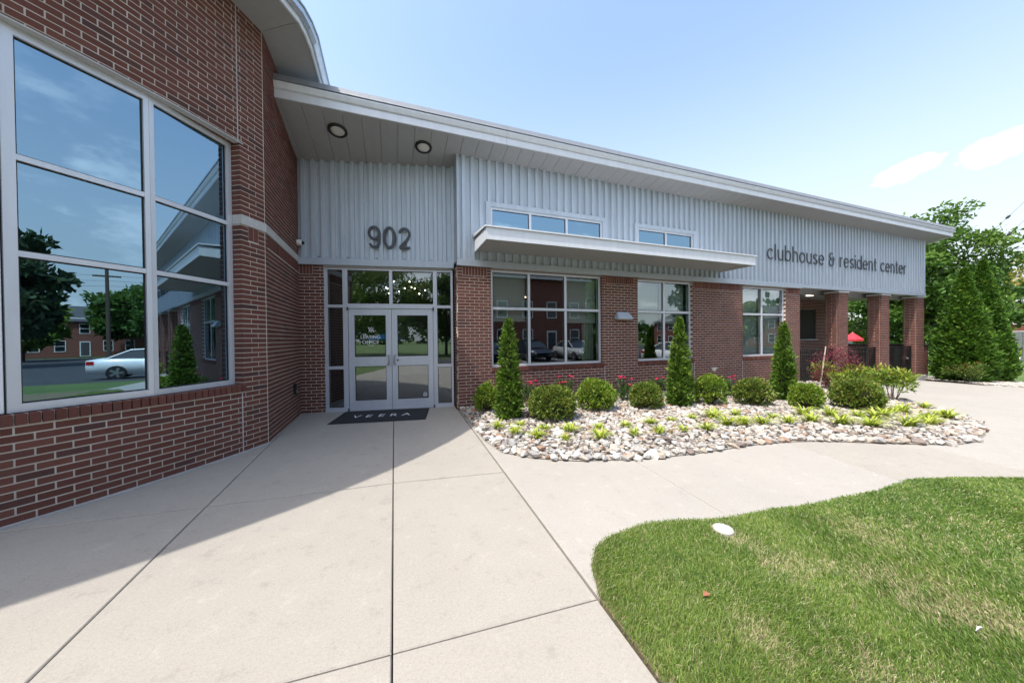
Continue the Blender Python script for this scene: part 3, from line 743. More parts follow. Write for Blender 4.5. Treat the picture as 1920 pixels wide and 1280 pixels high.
def shade(fr, s0, s1, ztop, zbot, par, d=-.26):
    m = MB(); m.fbox(fr, s0, s1, d-.003, d, zbot, ztop); m.fbox(fr, s0, s1, d-.012, d+.012, zbot-.035, zbot); return m.build('roller_shade', 'shade_cloth', par)
w = window(MAIN, club, [W1[0], 2.925, 3.885, W1[1]], [.885, zc, 3.06], label='wide six-pane window with shades half down')
shade(MAIN, 2.05, 2.90, 3.0, 1.95, w); shade(MAIN, 3.92, 4.85, 3.0, 1.93, w)
m = MB()
for k in range(14): m.fbox(MAIN, 4.50+k*.024, 4.522+k*.024, -.34-.02*(k % 2), -.30-.02*(k % 2), .95, 1.95)
m.build('curtain', 'curtain', w)
w = window(MAIN, club, [W2[0], 6.95, W2[1]], [.885, zc, 3.06], label='four-pane window behind the middle column tree')
shade(MAIN, 6.05, 6.92, 3.0, 1.93, w); shade(MAIN, 6.98, 7.86, 3.0, 1.93, w)
w = window(MAIN, club, [W3[0], 10.93, W3[1]], [.885, zc, 3.06], label='four-pane window with its shades fully down')
shade(MAIN, 10.02, 10.9, 3.0, .98, w, -.2); shade(MAIN, 10.96, 11.93, 3.0, .98, w, -.2)
def clere(c, xs):
    w = window(MAIN, club, xs, [c[2], c[3]], -.02, .05, .055, gm='glass_rotunda', label='low clerestory strip window of %d panes above canopy' % (len(xs)-1))
    m = MB(); t = .10
    for a, b, z0, z1 in ((c[0]-t, c[1]+t, c[3], c[3]+t), (c[0]-t, c[0], c[2], c[3]), (c[1], c[1]+t, c[2], c[3])): m.fbox(MAIN, a, b, -.02, .055, z0, z1)
    m.build('surround', 'siding', w)
clere(C1, [C1[0], 2.94, 3.89, C1[1]]); clere(C2, [C2[0], 6.955, C2[1]])
# canopy over the windows
CX0, CX1, CY = 1.605, 8.93, 5.79
mb = MB(); mb.box(CX0+.02, CX1-.02, CY+.02, YM-.048, 3.415, 3.57); can = mb.build('canopy', 'soffit', club)
mb = MB(); mb.box(CX0, CX1, CY, CY+.018, 3.375, 3.60); mb.box(CX0, CX0+.018, CY+.0181, YM-.048, 3.375, 3.60); mb.box(CX1-.018, CX1, CY+.0181, YM-.048, 3.375, 3.60); mb.build('canopy_fascia', 'fascia', can)
mb = MB(); mb.hexa([(CX0-.03, CY-.03, 3.601), (CX1+.03, CY-.03, 3.601), (CX1+.03, YM-.048, 3.69), (CX0-.03, YM-.048, 3.69), (CX0-.03, CY-.03, 3.628), (CX1+.03, CY-.03, 3.628), (CX1+.03, YM-.048, 3.75), (CX0-.03, YM-.048, 3.75)]); mb.build('canopy_roof', 'fascia', can)
mb = MB(); mb.box(CX0+.001, CX0+.05, YM-.20, YM-.0485, 3.40, 3.70); mb.build('canopy_bracket', 'grey_plastic', can)
# curved window of the rotunda: two glazed bays and one metal panel bay, each flat
def chord(a, b, d=-.07):
    p, q = ROT.pt(a, d, 0), ROT.pt(b, d, 0); u = (q-p); f = Fr((p.x, p.y), (u.x, u.y), (u.y, -u.x)); return f, u.length
zr = [ZS+.004, 2.298, 3.128, ZH-.006]
pB, pC = ROT.pt(sB, -.07, 0), ROT.pt(sO-.004, -.135, 0); uB = pC-pB; FB, LB = Fr((pB.x, pB.y), (uB.x, uB.y), (uB.y, -uB.x)), uB.length
FA, LA = chord(sA, sB); FP, LP = chord(sL+.01, sA)
w = window(FA, club, [.0, LA-.001], zr, 0, .07, .05, frr=.042, gm='glass_rotunda', label='tall rotunda window bay nearest the picture edge'); 
w = window(FB, club, [.001, LB], zr, 0, .062, .05, fl=.042, gm='glass_rotunda', label='tall rotunda window bay beside the brick corner')
mb = MB(); mb.fbox(FP, 0, LP-.014, -.1, -.004, zr[0], 2.9); mb.fbox(FP, 0, LP-.014, -.1, -.004, 2.906, zr[3]); mb.build('metal_panel', 'panel_white', club, bevel=.004)
mb = MB(); mb.fbox(FP, LP-.03, LP+.02, -.1, -.03, zr[0], zr[3]); mb.build('panel_gap', 'gasket', club)

# entrance
ZT = 3.066
ent = window(DOOR, club, [-1.428, -1.018, -.093, .843, 1.225], [.0, .94, 2.245, ZT], .02, .05, .066, 'door_aluminium') if False else None
m = MB(); d0, d1 = -.15, -.02
for a, b in ((-1.428, -1.366), (-1.069, -.975), (.80, .885), (1.185, 1.232)): m.fbox(DOOR, a, b, d0, d1, 0.0, ZT)
m.fbox(DOOR, -.127, -.06, d0, d1-.001, 2.30, ZT-.05)
for a, b in ((-1.366, -1.069), (-.975, .80), (.885, 1.185)): m.fbox(DOOR, a, b, d0, d1-.001, ZT-.05, ZT)
m.fbox(DOOR, -.975, .80, d0, d1-.001, 2.20, 2.30)
for a, b in ((-1.366, -1.069), (.885, 1.185)):
    for z0, z1 in ((0, .085), (.905, .97), (2.215, 2.275)): m.fbox(DOOR, a, b, d0, d1-.001, z0, z1)
ef = m.build('entrance_frame', 'door_aluminium', club)
for a, b in ((-1.366, -1.069), (.885, 1.185)):
    for z0, z1 in ((.085, .905), (.97, 2.215), (2.275, ZT-.05)): pane(DOOR, a, b, z0, z1, -.07, ef)
for a, b in ((-.975, -.127), (-.06, .80)): pane(DOOR, a, b, 2.30, ZT-.05, -.07, ef)
def textmesh(txt, size, ext=0., bev=0., spacing=1.0, off=0.):
    c = bpy.data.curves.new('t', 'FONT'); c.body = txt; c.size = size; c.extrude = ext; c.bevel_depth = bev; c.space_character = spacing; c.offset = off; c.resolution_u = 5
    o = bpy.data.objects.new('t', c); COL.objects.link(o); dg = bpy.context.evaluated_depsgraph_get(); dg.update()
    me = bpy.data.meshes.new_from_object(o.evaluated_get(dg)); bpy.data.objects.remove(o); bpy.data.curves.remove(c); return me
def place_text(name, me, M, mat, par, sx=1., sy=1.):
    me.transform(M @ Matrix.Diagonal((sx, sy, 1, 1))); me.name = name; me.materials.clear(); return ob(name, me, mat, par)
def bbox(me):
    a = np.empty(len(me.vertices)*3, np.float32); me.vertices.foreach_get('co', a); a = a.reshape(-1, 3); return a.min(0), a.max(0)
def leaf_door(s0, s1, label):
    m = MB(); z0, z1, dd0, dd1 = .012, 2.195, -.115, -.045; st = .115
    P = [(.215, .955), (1.155, 2.055)]
    m.fbox(DOOR, s0, s0+st, dd0, dd1, z0, z1); m.fbox(DOOR, s1-st, s1, dd0, dd1, z0, z1)
    for a, b in ((z0, .215), (.955, 1.155), (2.055, z1)): m.fbox(DOOR, s0+st, s1-st, dd0, dd1-.001, a, b)
    o = m.build('door', 'door_aluminium', club); o['label'] = label
    for a, b in P: pane(DOOR, s0+st, s1-st, a, b, -.075, o)
    return o
dl = leaf_door(-.966, -.096, 'left entrance door lettered LEASING OFFICE'); dr = leaf_door(-.088, .792, 'right entrance door of the glazed pair')
for o, s, sg in ((dl, -.165, 1), (dr, -.02, -1)):
    m = MB(); m.tube([DOOR.pt(s, -.046, 1.18), DOOR.pt(s, .02, 1.18), DOOR.pt(s+sg*.02, .03, 1.16), DOOR.pt(s+sg*.02, .03, 1.0), DOOR.pt(s, .02, .98), DOOR.pt(s, -.046, .98)], .012, 8); m.build('handle', 'rim', o, smooth=True)
m = MB(); m.lathe([(.018, 0), (.018, .01)], DOOR.mat(.03, -.046, 1.075), 12); m.build('lock', 'gasket', dr)
for o, s in ((dl, -.975), (dr, .80)):
    for z in (.03, 2.19):
        m = MB(); m.lathe([(.016, -.035), (.016, .035)], Matrix.Translation(DOOR.pt(s, -.005, z)), 10); m.build('pivot', 'sign_dark', o)
m = MB(); m.fbox(DOOR, -.975, .80, -.15, -.005, .0, .011); m.build('threshold', 'rim', club)
def decal(par, txt, sc, zc, h, w=None):
    me = textmesh(txt, 1.0); a, b = bbox(me); k = h/(b[1]-a[1]); kx = (w/(b[0]-a[0])) if w else k
    me.transform(Matrix.Translation((-(a[0]+b[0])/2, -(a[1]+b[1])/2, 0))); return place_text('lettering', me, DOOR.mat(sc, -.0738, zc), 'white_print', par, kx, k)
decal(dl, 'LEASING', -.535, 1.585, .075, .40); decal(dl, 'OFFICE', -.535, 1.475, .075, .34)
def emblem(par, s):
    m = MB()
    for a, b in ((-.055, -.005), (-.02, .03), (.015, .065)):
        m.face([DOOR.pt(s+a, -.0738, 1.80), DOOR.pt(s+a+.012, -.0738, 1.80), DOOR.pt(s+b+.012, -.0738, 1.69), DOOR.pt(s+b, -.0738, 1.69)])
    for a, b in ((-.005, -.05), (.045, .0)):
        m.face([DOOR.pt(s+a, -.0736, 1.75), DOOR.pt(s+a+.006, -.0736, 1.75), DOOR.pt(s+b+.006, -.0736, 1.69), DOOR.pt(s+b, -.0736, 1.69)])
    m.build('emblem', 'white_print', par)
emblem(dl, -.535); emblem(dr, .30)
m = MB(); m.fbox(DOOR, -.60, -.47, -.0742, -.0738, 1.40, 1.408); m.build('underline', 'white_print', dl)
m = MB(); q = lambda a, z: DOOR.pt(.60+a, -.0738, .26+z)      # small house symbol
m.face([q(-.045, .05), q(0, .09), q(.045, .05), q(.035, .048), q(0, .078), q(-.035, .048)])
for a, b, c, e in ((-.038, -.028, 0, .048), (.028, .038, 0, .048), (-.028, .028, 0, .01), (-.018, .018, .02, .03), (-.018, .018, .04, .05)): m.face([q(a, c), q(b, c), q(b, e), q(a, e)])
m.build('house_symbol', 'white_print', dr)

# interiors (seen through the glass)
def room(name, x0, x1, y0, y1, z0, z1, par=club, mat='interior_wall', back=None):
    m = MB(); t = .05
    m.box(x0, x1, y1, y1+t, z0, z1); m.box(x0-t, x0, y0, y1+t, z0, z1); m.box(x1, x1+t, y0, y1+t, z0, z1); m.build(name+'_walls', mat, par)
    m = MB(); m.box(x0-t, x1+t, y0, y1+t, z0-t, z0); m.build(name+'_floor', 'wood_dark', par)
    m = MB(); m.box(x0-t, x1+t, y0, y1+t, z1, z1+t); m.build(name+'_ceiling', 'interior_ceiling', par)
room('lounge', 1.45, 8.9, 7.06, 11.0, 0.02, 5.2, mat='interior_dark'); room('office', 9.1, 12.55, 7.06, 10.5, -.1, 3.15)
m = MB(); fr = DOOR
for a, b, c, e in ((-1.5, -1.45, -4.2, -.22), (1.30, 1.35, -4.2, -.22), (-1.5, 1.35, -4.25, -4.2)): m.fbox(fr, a, b, c, e, 0, 3.3)
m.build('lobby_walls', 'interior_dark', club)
m = MB(); m.fbox(fr, -1.5, 1.35, -4.2, -.16, -.03, -.002); m.build('lobby_floor', 'wood_dark', club)
m = MB(); m.fbox(fr, -1.5, 1.35, -4.2, -.16, 3.3, 3.35); m.build('lobby_ceiling', 'interior_wall', club)
m = MB(); m.fbox(fr, -.9, .75, -4.19, -4.17, .3, 2.4); m.build('lobby_panel', 'interior_wall', club)
m = MB()
for i in range(26):
    a0, a1 = -5.2+i*.2, -5.2+(i+1)*.2; m.face([ROT.pt(a0, -4.0, .02), ROT.pt(a1, -4.0, .02), ROT.pt(a1, -4.0, 4.7), ROT.pt(a0, -4.0, 4.7)])
for a in (-5.2, 0): m.face([ROT.pt(a, -.22, .02), ROT.pt(a, -4.0, .02), ROT.pt(a, -4.0, 4.7), ROT.pt(a, -.22, 4.7)])
m.build('rotunda_inner_wall', 'interior_wall', club)
for nm, z, mt in (('rotunda_floor', .02, 'wood_dark'), ('rotunda_ceiling', 4.62, 'interior_ceiling')):
    m = MB()
    for i in range(26): a0, a1 = -5.2+i*.2, -5.2+(i+1)*.2; m.face([ROT.pt(a0, -.2, z), ROT.pt(a1, -.2, z), ROT.pt(a1, -4, z), ROT.pt(a0, -4, z)])
    m.build(nm, mt, club)
m = MB()
for k in range(4): m.fbox(FA, -.2, 1.1, -.9-.05*k-.02, -.9-.05*k, 4.605, 4.618)
m.build('slot_diffuser', 'gasket', club)
# ================================================================== signs and fixtures
# lettering drawn with strokes: x-height 1, ascender 1.45
def arc(cx, cy, rx, ry, a0, a1, n=18): return [(cx+rx*math.cos(R_(a0+(a1-a0)*i/n)), cy+ry*math.sin(R_(a0+(a1-a0)*i/n))) for i in range(n+1)]
GLY = {'o': (.92, [arc(.46, .5, .41, .45, 0, 360, 28)]), 'c': (.84, [arc(.46, .5, .41, .45, 42, 318)]), 'l': (.18, [[(.09, -.02), (.09, 1.45)]]),
       'u': (.84, [[(.07, 1), (.07, .40)]+arc(.42, .40, .35, .36, 180, 360)[1:]+[(.77, 1)], [(.77, .45), (.77, -.02)]]), 'b': (.94, [[(.07, -.02), (.07, 1.45)], arc(.48, .5, .41, .45, 0, 360, 28)]),
       'd': (.94, [[(.87, -.02), (.87, 1.45)], arc(.46, .5, .41, .45, 0, 360, 28)]), 'h': (.84, [[(.07, -.02), (.07, 1.45)], [(.07, .58)]+arc(.42, .58, .35, .38, 180, 0)[1:]+[(.77, -.02)]]),
       'n': (.84, [[(.07, -.02), (.07, 1)], [(.07, .58)]+arc(.42, .58, .35, .38, 180, 0)[1:]+[(.77, -.02)]]), 'r': (.50, [[(.07, -.02), (.07, 1)], [(.07, .52)]+arc(.42, .52, .35, .42, 180, 80, 10)[1:]]),
       'i': (.18, [[(.09, -.02), (.09, 1)], [(.09, 1.24), (.09, 1.40)]]), 't': (.50, [[(.25, 1.32), (.25, .2)]+arc(.41, .2, .16, .17, 180, 275, 8)[1:], [(.02, .92), (.48, .92)]]),
       'e': (.90, [[(.06, .52), (.86, .52)]+arc(.46, .5, .40, .45, 3, 318, 26)[1:]]), 's': (.72, [arc(.36, .72, .27, .235, 25, 200, 12)+[(.24, .55), (.50, .46)]+arc(.36, .27, .29, .245, 30, -155, 12)[1:]]),
       '&': (1.06, [arc(.45, 1.0, .30, .30, 45, 260, 14)[:-1]+[(.40, .70), (.62, .70)], [(.42, .70)]+arc(.45, .35, .36, .33, 110, 330, 16)+[(.80, .40), (.80, .95)], [(.62, .70), (1.02, .70)]]), ' ': (.38, []),
       '9': (.98, [arc(.48, 1.0, .36, .40, 0, 360, 28), arc(.48, .62, .36, .56, 48, -150, 20) if False else [(.84, 1.0), (.84, .58)]+arc(.48, .50, .36, .47, 8, -150, 18)]), '0': (1.0, [arc(.48, .72, .38, .68, 0, 360, 32)]),
       '2': (.98, [arc(.46, 1.0, .36, .38, 165, -22, 16)+[(.62, .58), (.12, .07)], [(.09, .05), (.86, .05)]])}
def stroke(m, fr, s0, z0, pl, kx, kz, w, d0, d1):
    P = [Vector((s0+x*kx, z0+y*kz)) for x, y in pl]; closed = (P[0]-P[-1]).length < 1e-5
    if closed: P = P[:-1]
    n = len(P); A = []; B = []
    for i, p in enumerate(P):
        a = P[i-1] if (i or closed) else None; b = P[(i+1) % n] if (i < n-1 or closed) else None
        t = ((p-a).normalized() if a is not None else Vector((0, 0)))+((b-p).normalized() if b is not None else Vector((0, 0))); t.normalize(); q = Vector((-t.y, t.x))*w/2; A.append(p+q); B.append(p-q)
    X = lambda v, d: fr.pt(v.x, d, v.y)
    for i in range(n if closed else n-1):
        j = (i+1) % n
        m.face([X(A[i], d1), X(B[i], d1), X(B[j], d1), X(A[j], d1)]); m.face([X(A[i], d0), X(A[j], d0), X(B[j], d0), X(B[i], d0)])
        m.face([X(A[i], d0), X(A[i], d1), X(A[j], d1), X(A[j], d0)]); m.face([X(B[i], d0), X(B[j], d0), X(B[j], d1), X(B[i], d1)])
    if not closed:
        for i in (0, n-1): m.face([X(A[i], d0), X(B[i], d0), X(B[i], d1), X(A[i], d1)])
def char_sign(name, label, cat, txt, fr, s0, s1, zbase, asc, ext, mat, d, w, gap=.17):
    root = empty(name, fr.pt((s0+s1)/2, 0, zbase), label, cat); tot = sum(GLY[c][0]+gap for c in txt)-gap; kx = (s1-s0)/tot; kz = asc/1.45 if txt[0].isalpha() else asc/1.42; s = s0
    for c in txt:
        if c != ' ':
            m = MB()
            for i, pl in enumerate(GLY[c][1]): stroke(m, fr, s, zbase, pl, kx, kz, w, d, d+ext-.0015*i)
            m.build('letter' if not c.isdigit() else 'numeral', mat, root)
        s += (GLY[c][0]+gap)*kx
char_sign('house_number', 'dark metal house number 902 above the entrance doors', 'sign', '902', DOOR, -.535, .37, 3.485, .44, .035, 'sign_dark', .052, .052, .10)
char_sign('lettering_sign', 'dark raised letters reading clubhouse & resident center', 'sign', 'clubhouse & resident center', MAIN, 11.0, 19.3, 3.93, .50, .016, 'sign_dark', .054, .041, .27)
for (x, y), lb in (((-.969, 6.758), 'round black-rimmed soffit light nearer the rotunda'), ((.579, 6.771), 'round black-rimmed soffit light nearer the front wall')):
    rx = math.atan(-KS); M = Matrix.Translation((x, y, soffz(y)-.001)) @ Matrix.Rotation(rx, 4, 'X') @ Matrix.Rotation(math.pi, 4, 'X')
    t = empty('soffit_light', (x, y, soffz(y)), lb, 'light', 'soffit lights over the entry')
    m = MB(); m.lathe([(.165, 0), (.168, .02), (.155, .036), (.125, .036), (.122, .02)], M, 32); m.build('rim', 'black_metal', t, smooth=False)
    m = MB(); m.lathe([(.121, .012), (.115, .026), (.06, .032), (.01, .033)], M, 32); m.build('diffuser', 'lens', t, smooth=True)
t = empty('wall_light', (5.5, YM, 1.98), 'wedge-shaped grey wall light on the brick pier between windows', 'light')
m = MB(); P = MAIN.pt; m.hexa([P(5.24, .17, 1.99), P(5.74, .17, 1.99), P(5.74, .0, 1.99), P(5.24, .0, 1.99), P(5.33, .05, 2.17), P(5.65, .05, 2.17), P(5.65, .0, 2.17), P(5.33, .0, 2.17)]); m.build('housing', 'trim', t, bevel=.004)
m = MB(); m.fbox(MAIN, 5.28, 5.70, .02, .15, 1.975, 1.989); m.build('lamp_glass', 'lens', t)
def vent(x, z, lb):
    t = empty('wall_vent', (x, YM, z), lb, 'vent'); m = MB(); M = MAIN.mat(x, 0, z); m.lathe([(.055, 0), (.055, .05), (.045, .06)], M, 14); m.build('pipe', 'white_plastic', t, smooth=False)
    m = MB(); m.fbox(MAIN, x-.06, x+.06, .0, .10, z+.03, z+.055); m.build('hood', 'white_plastic', t)
vent(8.71, .56, 'small white hooded vent low on the brick between windows')
t = empty('security_camera', SIDE.pt(LSIDE-.1, 0, 3.4), 'white dome security camera on brick at the entry corner', 'camera')
m = MB(); c = SIDE.mat(LSIDE-.12, 0, 3.52); m.lathe([(.055, 0), (.06, .02), (.06, .07), (.05, .085)], c, 18); m.build('housing', 'white_plastic', t, smooth=False)
m = MB(); m.lathe([(.038, .085), (.036, .105), (.022, .125), (.006, .132)], c, 18); m.build('dome', 'black_metal', t, smooth=True)
t = empty('switch_box', SIDE.pt(1.47, 0, .5), 'small black box low on the shaded side wall', 'box')
m = MB(); m.fbox(SIDE, 1.43, 1.53, 0, .05, .50, .70); m.build('case', 'black_metal', t, bevel=.006); m = MB(); m.fbox(SIDE, 1.455, 1.505, .05, .056, .53, .57); m.build('button', 'grey_plastic', t)
# door mat
mp = [(-1.10, 6.60), (.585, 6.17), (.70, 7.19), (-1.0, 7.49)]
mt = empty('door_mat', (-.2, 6.8, 0), 'black rubber door mat lettered VEERA before the doors', 'mat')
u = Vector((mp[1][0]-mp[0][0], mp[1][1]-mp[0][1], 0)).normalized()
FMAT = Fr(DOOR.pt(-.155, .48, 0)[:2], DOOR.u[:2], (0, 0)); FMAT.n = DOOR.n
def mpt(s, d, z): return DOOR.pt(s, d, z)
m = MB(); m.hexa([mpt(-1.03, 1.06, .004), mpt(.70, 1.06, .004), mpt(.70, .04, .004), mpt(-1.03, .04, .004), mpt(-1.02, 1.05, .012), mpt(.69, 1.05, .012), mpt(.69, .05, .012), mpt(-1.02, .05, .012)]); m.build('base', 'rubber', mt)
m = MB(); 
for a, b, c, e in ((-.98, .65, .99, 1.01), (-.98, .65, .08, .10), (-.98, -.96, .10, .99), (.63, .65, .10, .99)): m.hexa([mpt(a, e, .0121), mpt(b, e, .0121), mpt(b, c, .0121), mpt(a, c, .0121), mpt(a, e, .016), mpt(b, e, .016), mpt(b, c, .016), mpt(a, c, .016)])
m.build('border', 'rubber', mt)
for k, ch in enumerate('VEERA'):
    me = textmesh(ch, 1.0); a, b = bbox(me); me.transform(Matrix.Translation((-(a[0]+b[0])/2, 0, 0)))
    M = Matrix.Translation(mpt(-.66+k*.235, .66, .0135)) @ Matrix.Rotation(-ANG, 4, 'Z') @ Matrix.Diagonal((.26, .30, 1, 1)); me.transform(M); me.name = 'letter'; me.materials.clear(); ob('letter', me, 'white_print', mt)
# chandelier in the lobby
ch = empty('chandelier', DOOR.pt(-.08, -1.7, 3.3), 'branched chandelier with small lit bulbs behind the transom glass', 'lamp')
m = MB(); cc = DOOR.pt(-.08, -1.7, 2.86); m.tube([DOOR.pt(-.08, -1.7, 3.3), cc], .012, 6); bl = []
for k in range(11):
    a = k*2.4; r = .30+.28*random.random(); e = cc+Vector((math.cos(a)*r, math.sin(a)*r*.8, random.uniform(-.16, .2))); m.tube([cc, e], .006, 5); bl.append(e)
m.build('frame', 'black_metal', ch)
for e in bl: m = MB(); m.lathe([(.003, -.016), (.012, -.009), (.015, 0), (.012, .009), (.003, .016)], Matrix.Translation(e), 10); m.build('bulb', 'bulb', ch, smooth=True)
t = empty('lounge_downlight', (3.4, 8.6, 2.75), 'small warm pendant light inside the wide window', 'lamp')
m = MB(); m.lathe([(.10, 0), (.08, .05), (.02, .1)], Matrix.Translation((3.55, 8.6, 2.72)), 16); m.build('shade', 'rim', t); m = MB(); m.lathe([(.07, -.02), (.06, -.004)], Matrix.Translation((3.55, 8.6, 2.72)), 16); m.build('bulb', 'downlight', t)
m = MB(); m.tube([(3.55, 8.6, 2.82), (3.55, 8.6, 5.2)], .006, 5); m.build('cord', 'black_metal', t)
t = empty('patio_light', (15.9, 8.2, 3.1), 'warm recessed light in the patio ceiling', 'light'); m = MB(); m.lathe([(.13, 0), (.12, -.03), (.02, -.031)], Matrix.Translation((15.9, 8.2, 3.159)), 18); m.build('lens', 'downlight', t)

# ================================================================== plants
def unit(v): return v/np.maximum(np.linalg.norm(v, axis=1, keepdims=True), 1e-9)
def cards(name, P, Dn, L, Wd, T, fold=0.):
    n = len(P); Dn = unit(Dn); S = unit(np.cross(Dn, rng.normal(size=(n, 3)))); L = np.broadcast_to(L, n)[:, None]; Wd = np.broadcast_to(Wd, n)[:, None]
    V = np.empty((n, 4, 3)); V[:, 0] = P; V[:, 1] = P+Dn*L*.45+S*Wd*.5; V[:, 2] = P+Dn*L; V[:, 3] = P+Dn*L*.45-S*Wd*.5
    F = np.arange(n*4).reshape(n, 4); return mesh_np(name, V, F, T)
def vnoise(P, f, seed=0):
    r = np.random.default_rng(seed); o = np.zeros(len(P))
    for k in range(6):
        w = r.normal(size=3)*f*(1+.5*k); o += np.sin(P @ w+r.uniform(0, 6.3))/(1+.35*k)
    return o/3
def tones(n, lo=0., hi=1., p=1.4): return lo+(hi-lo)*rng.random(n)**p
def core(rx, ry, rz, zc, par, loc, name='core_body', mat='stem', seg=12):  # solid body added inside foliage to stop see-through
    m = MB(); m.lathe([(.05, -rz)]+[(math.cos(t)*rx, math.sin(t)*rz) for t in np.linspace(-1.3, 1.3, 7)]+[(.02, rz)], Matrix.Translation(Vector(loc)+Vector((0, 0, zc))), seg); return m.build(name, mat, par)
def sprays(C, Nn, per, rad, flat=.6):
    """fan `per` leaves out of every twig tip in C, facing along Nn"""
    n = len(C); k = np.repeat(np.arange(n), per); off = rng.normal(size=(n*per, 3))*.55+Nn[k]*.35
    P = C[k]+off*rad; return P, Nn[k]+rng.normal(size=(n*per, 3))*.55, k, off
def boxwood(x, y, w, h, label, mat='leaf_boxwood', dens=1.0):
    z = gz(x)+.03; root = empty('boxwood_shrub', (x, y, z), label, 'shrub', 'clipped boxwood shrubs along the wall'); n = int(520*dens*(w/.7)**2)
    d = unit(rng.normal(size=(n, 3))); d[:, 2] = np.where(d[:, 2] < -.6, -d[:, 2], d[:, 2]); d = unit(d)
    lump = 1+.09*vnoise(d*3, 1.6, int(x*100))+.05*vnoise(d*8, 2, int(y*100))
    r = (.80+.22*rng.random(n)**.7)*lump; r[rng.random(n) < .035] *= 1.10; rx, rz = w*.46, h*.49
    C = d*r[:, None]*[rx, rx, rz]+[x, y, z+h*.49]; C[:, 2] = np.maximum(C[:, 2], z+.03)
    P, Dn, k, off = sprays(C, d+[0, 0, .35], 15, .042)
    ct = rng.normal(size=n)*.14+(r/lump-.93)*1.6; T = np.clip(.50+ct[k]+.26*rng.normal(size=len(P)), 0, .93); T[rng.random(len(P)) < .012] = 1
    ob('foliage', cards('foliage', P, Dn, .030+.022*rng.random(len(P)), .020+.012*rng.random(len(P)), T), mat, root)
    core(rx*.74, rx*.74, rz*.74, h*.49, root, (x, y, z), 'dark_core', 'leaf_core')  # added core, coloured dark as the shade between leaf sprays
    m = MB()
    for k in range(5): a = k*1.3; m.tube([(x+.03*math.cos(a), y+.03*math.sin(a), z-.03), (x+.18*w*math.cos(a), y+.18*w*math.sin(a), z+h*.4)], [.012, .006], 5)
    m.build('stem', 'stem', root)
BW = [(1.725, 6.282, .44, .55, 'small boxwood tucked against the brick behind the first column tree', 'leaf_boxwood'), (2.662, 5.254, .84, .58, 'wide dark boxwood right of the first column tree', 'leaf_boxwood_dark'),
      (3.81, 5.572, .73, .60, 'bright green boxwood under the right end of the wide window', 'leaf_boxwood'), (4.845, 5.306, .62, .50, 'low brownish boxwood below the wall light', 'leaf_boxwood_dark'),
      (6.398, 5.09, .58, .62, 'bright round boxwood just right of the middle column tree', 'leaf_boxwood'), (7.212, 4.744, .69, .54, 'round boxwood left of the third column tree', 'leaf_boxwood_dark'),
      (7.896, 4.155, .52, .48, 'small round boxwood right of the third column tree', 'leaf_boxwood'), (8.779, 3.756, .80, .58, 'largest boxwood in front of the yellow-green shrubs', 'leaf_boxwood_dark')]
for b in BW: boxwood(*b)
def arbor(name, x, y, r0, h, label, mat, n, group=None, L=.085, W_=.032, tipp=.75, gap=0, cat='tree', per=14, rad=.043, lmp=.2):
    z = gz(x)+.02; root = empty(name, (x, y, z), label, cat, group)
    t = rng.random(n)**1.2; a = rng.random(n)*2*math.pi
    prof = (1-t)**tipp*(.62+.38*np.clip(t/.10, 0, 1)); q = np.stack([np.cos(a), np.sin(a), t*h/r0*.5], 1)
    lump = 1+lmp*vnoise(q*2.2, 1.5, int(x*50))+.10*vnoise(q*5, 2, int(y*50)+3)
    rr = r0*prof*lump*(.74+.28*rng.random(n)**.6)+.008
    C = np.stack([x+np.cos(a)*rr, y+np.sin(a)*rr, z+.03+t*h*.97], 1); Nn = np.stack([np.cos(a)*.8, np.sin(a)*.8, np.full(n, .75)], 1)
    if gap: k = ~((np.abs(t-.45) < .04) & (np.abs(a-4.0) < .28)); C, Nn, t, lump, rr = C[k], Nn[k], t[k], lump[k], rr[k]; n = len(C)
    P, Dn, k, off = sprays(C, Nn, per, rad); P = C[k]+off*rad*np.clip(rr[k]/r0*2.2, .25, 1)[:, None]
    T = np.clip(.45+(lump[k]-1)*1.5+rng.normal(size=n)[k]*.12+.18*rng.normal(size=len(P)), 0, .93); T[rng.random(len(P)) < .006] = 1
    sz = (.7+.6*rng.random(len(P)))*np.clip(1.15-.55*t[k], .5, 1); ob('crown', cards('crown', P, Dn, L*sz, W_*sz, T), mat, root)
    m = MB(); m.lathe([(r0*.45, .02), (r0*.66, h*.12), (r0*.54, h*.35), (r0*.32, h*.65), (r0*.11, h*.88), (.008, h*.93)], Matrix.Translation((x, y, z)), 12); m.build('dark_core', 'leaf_core', root)  # solid dark filler, shade in the crown's gaps put into its colour
    m = MB(); m.tube([(x, y, z-.05), (x, y, z+h*.25)], [.03+r0*.06, .02], 7); m.build('trunk', 'bark', root)
CG = 'slim column arborvitae in the rock bed'
arbor('column_arborvitae', 1.937, 5.55, .185, 1.88, 'slim column arborvitae in front of the wide window', 'leaf_arborvitae', 520, CG, tipp=.60)
arbor('column_arborvitae', 5.702, 5.244, .215, 1.92, 'slim column arborvitae in front of the four-pane window', 'leaf_arborvitae', 560, CG)
arbor('column_arborvitae', 8.421, 4.848, .19, 1.85, 'slim column arborvitae nearest the patio columns', 'leaf_arborvitae', 560, CG)
arbor('conical_arborvitae', 21.6, 6.02, .80, 4.62, 'tall conical arborvitae beside the patio end, left of a pair', 'leaf_cedar', 1500, 'tall conical arborvitae past the patio', .15, .07, .90, 0, per=18, rad=.11, lmp=.10)
arbor('conical_arborvitae', 23.6, 6.1, .80, 5.2, 'tallest conical arborvitae, right of a pair past the patio', 'leaf_cedar', 1600, 'tall conical arborvitae past the patio', .15, .07, .92, 1, per=18, rad=.11, lmp=.10)
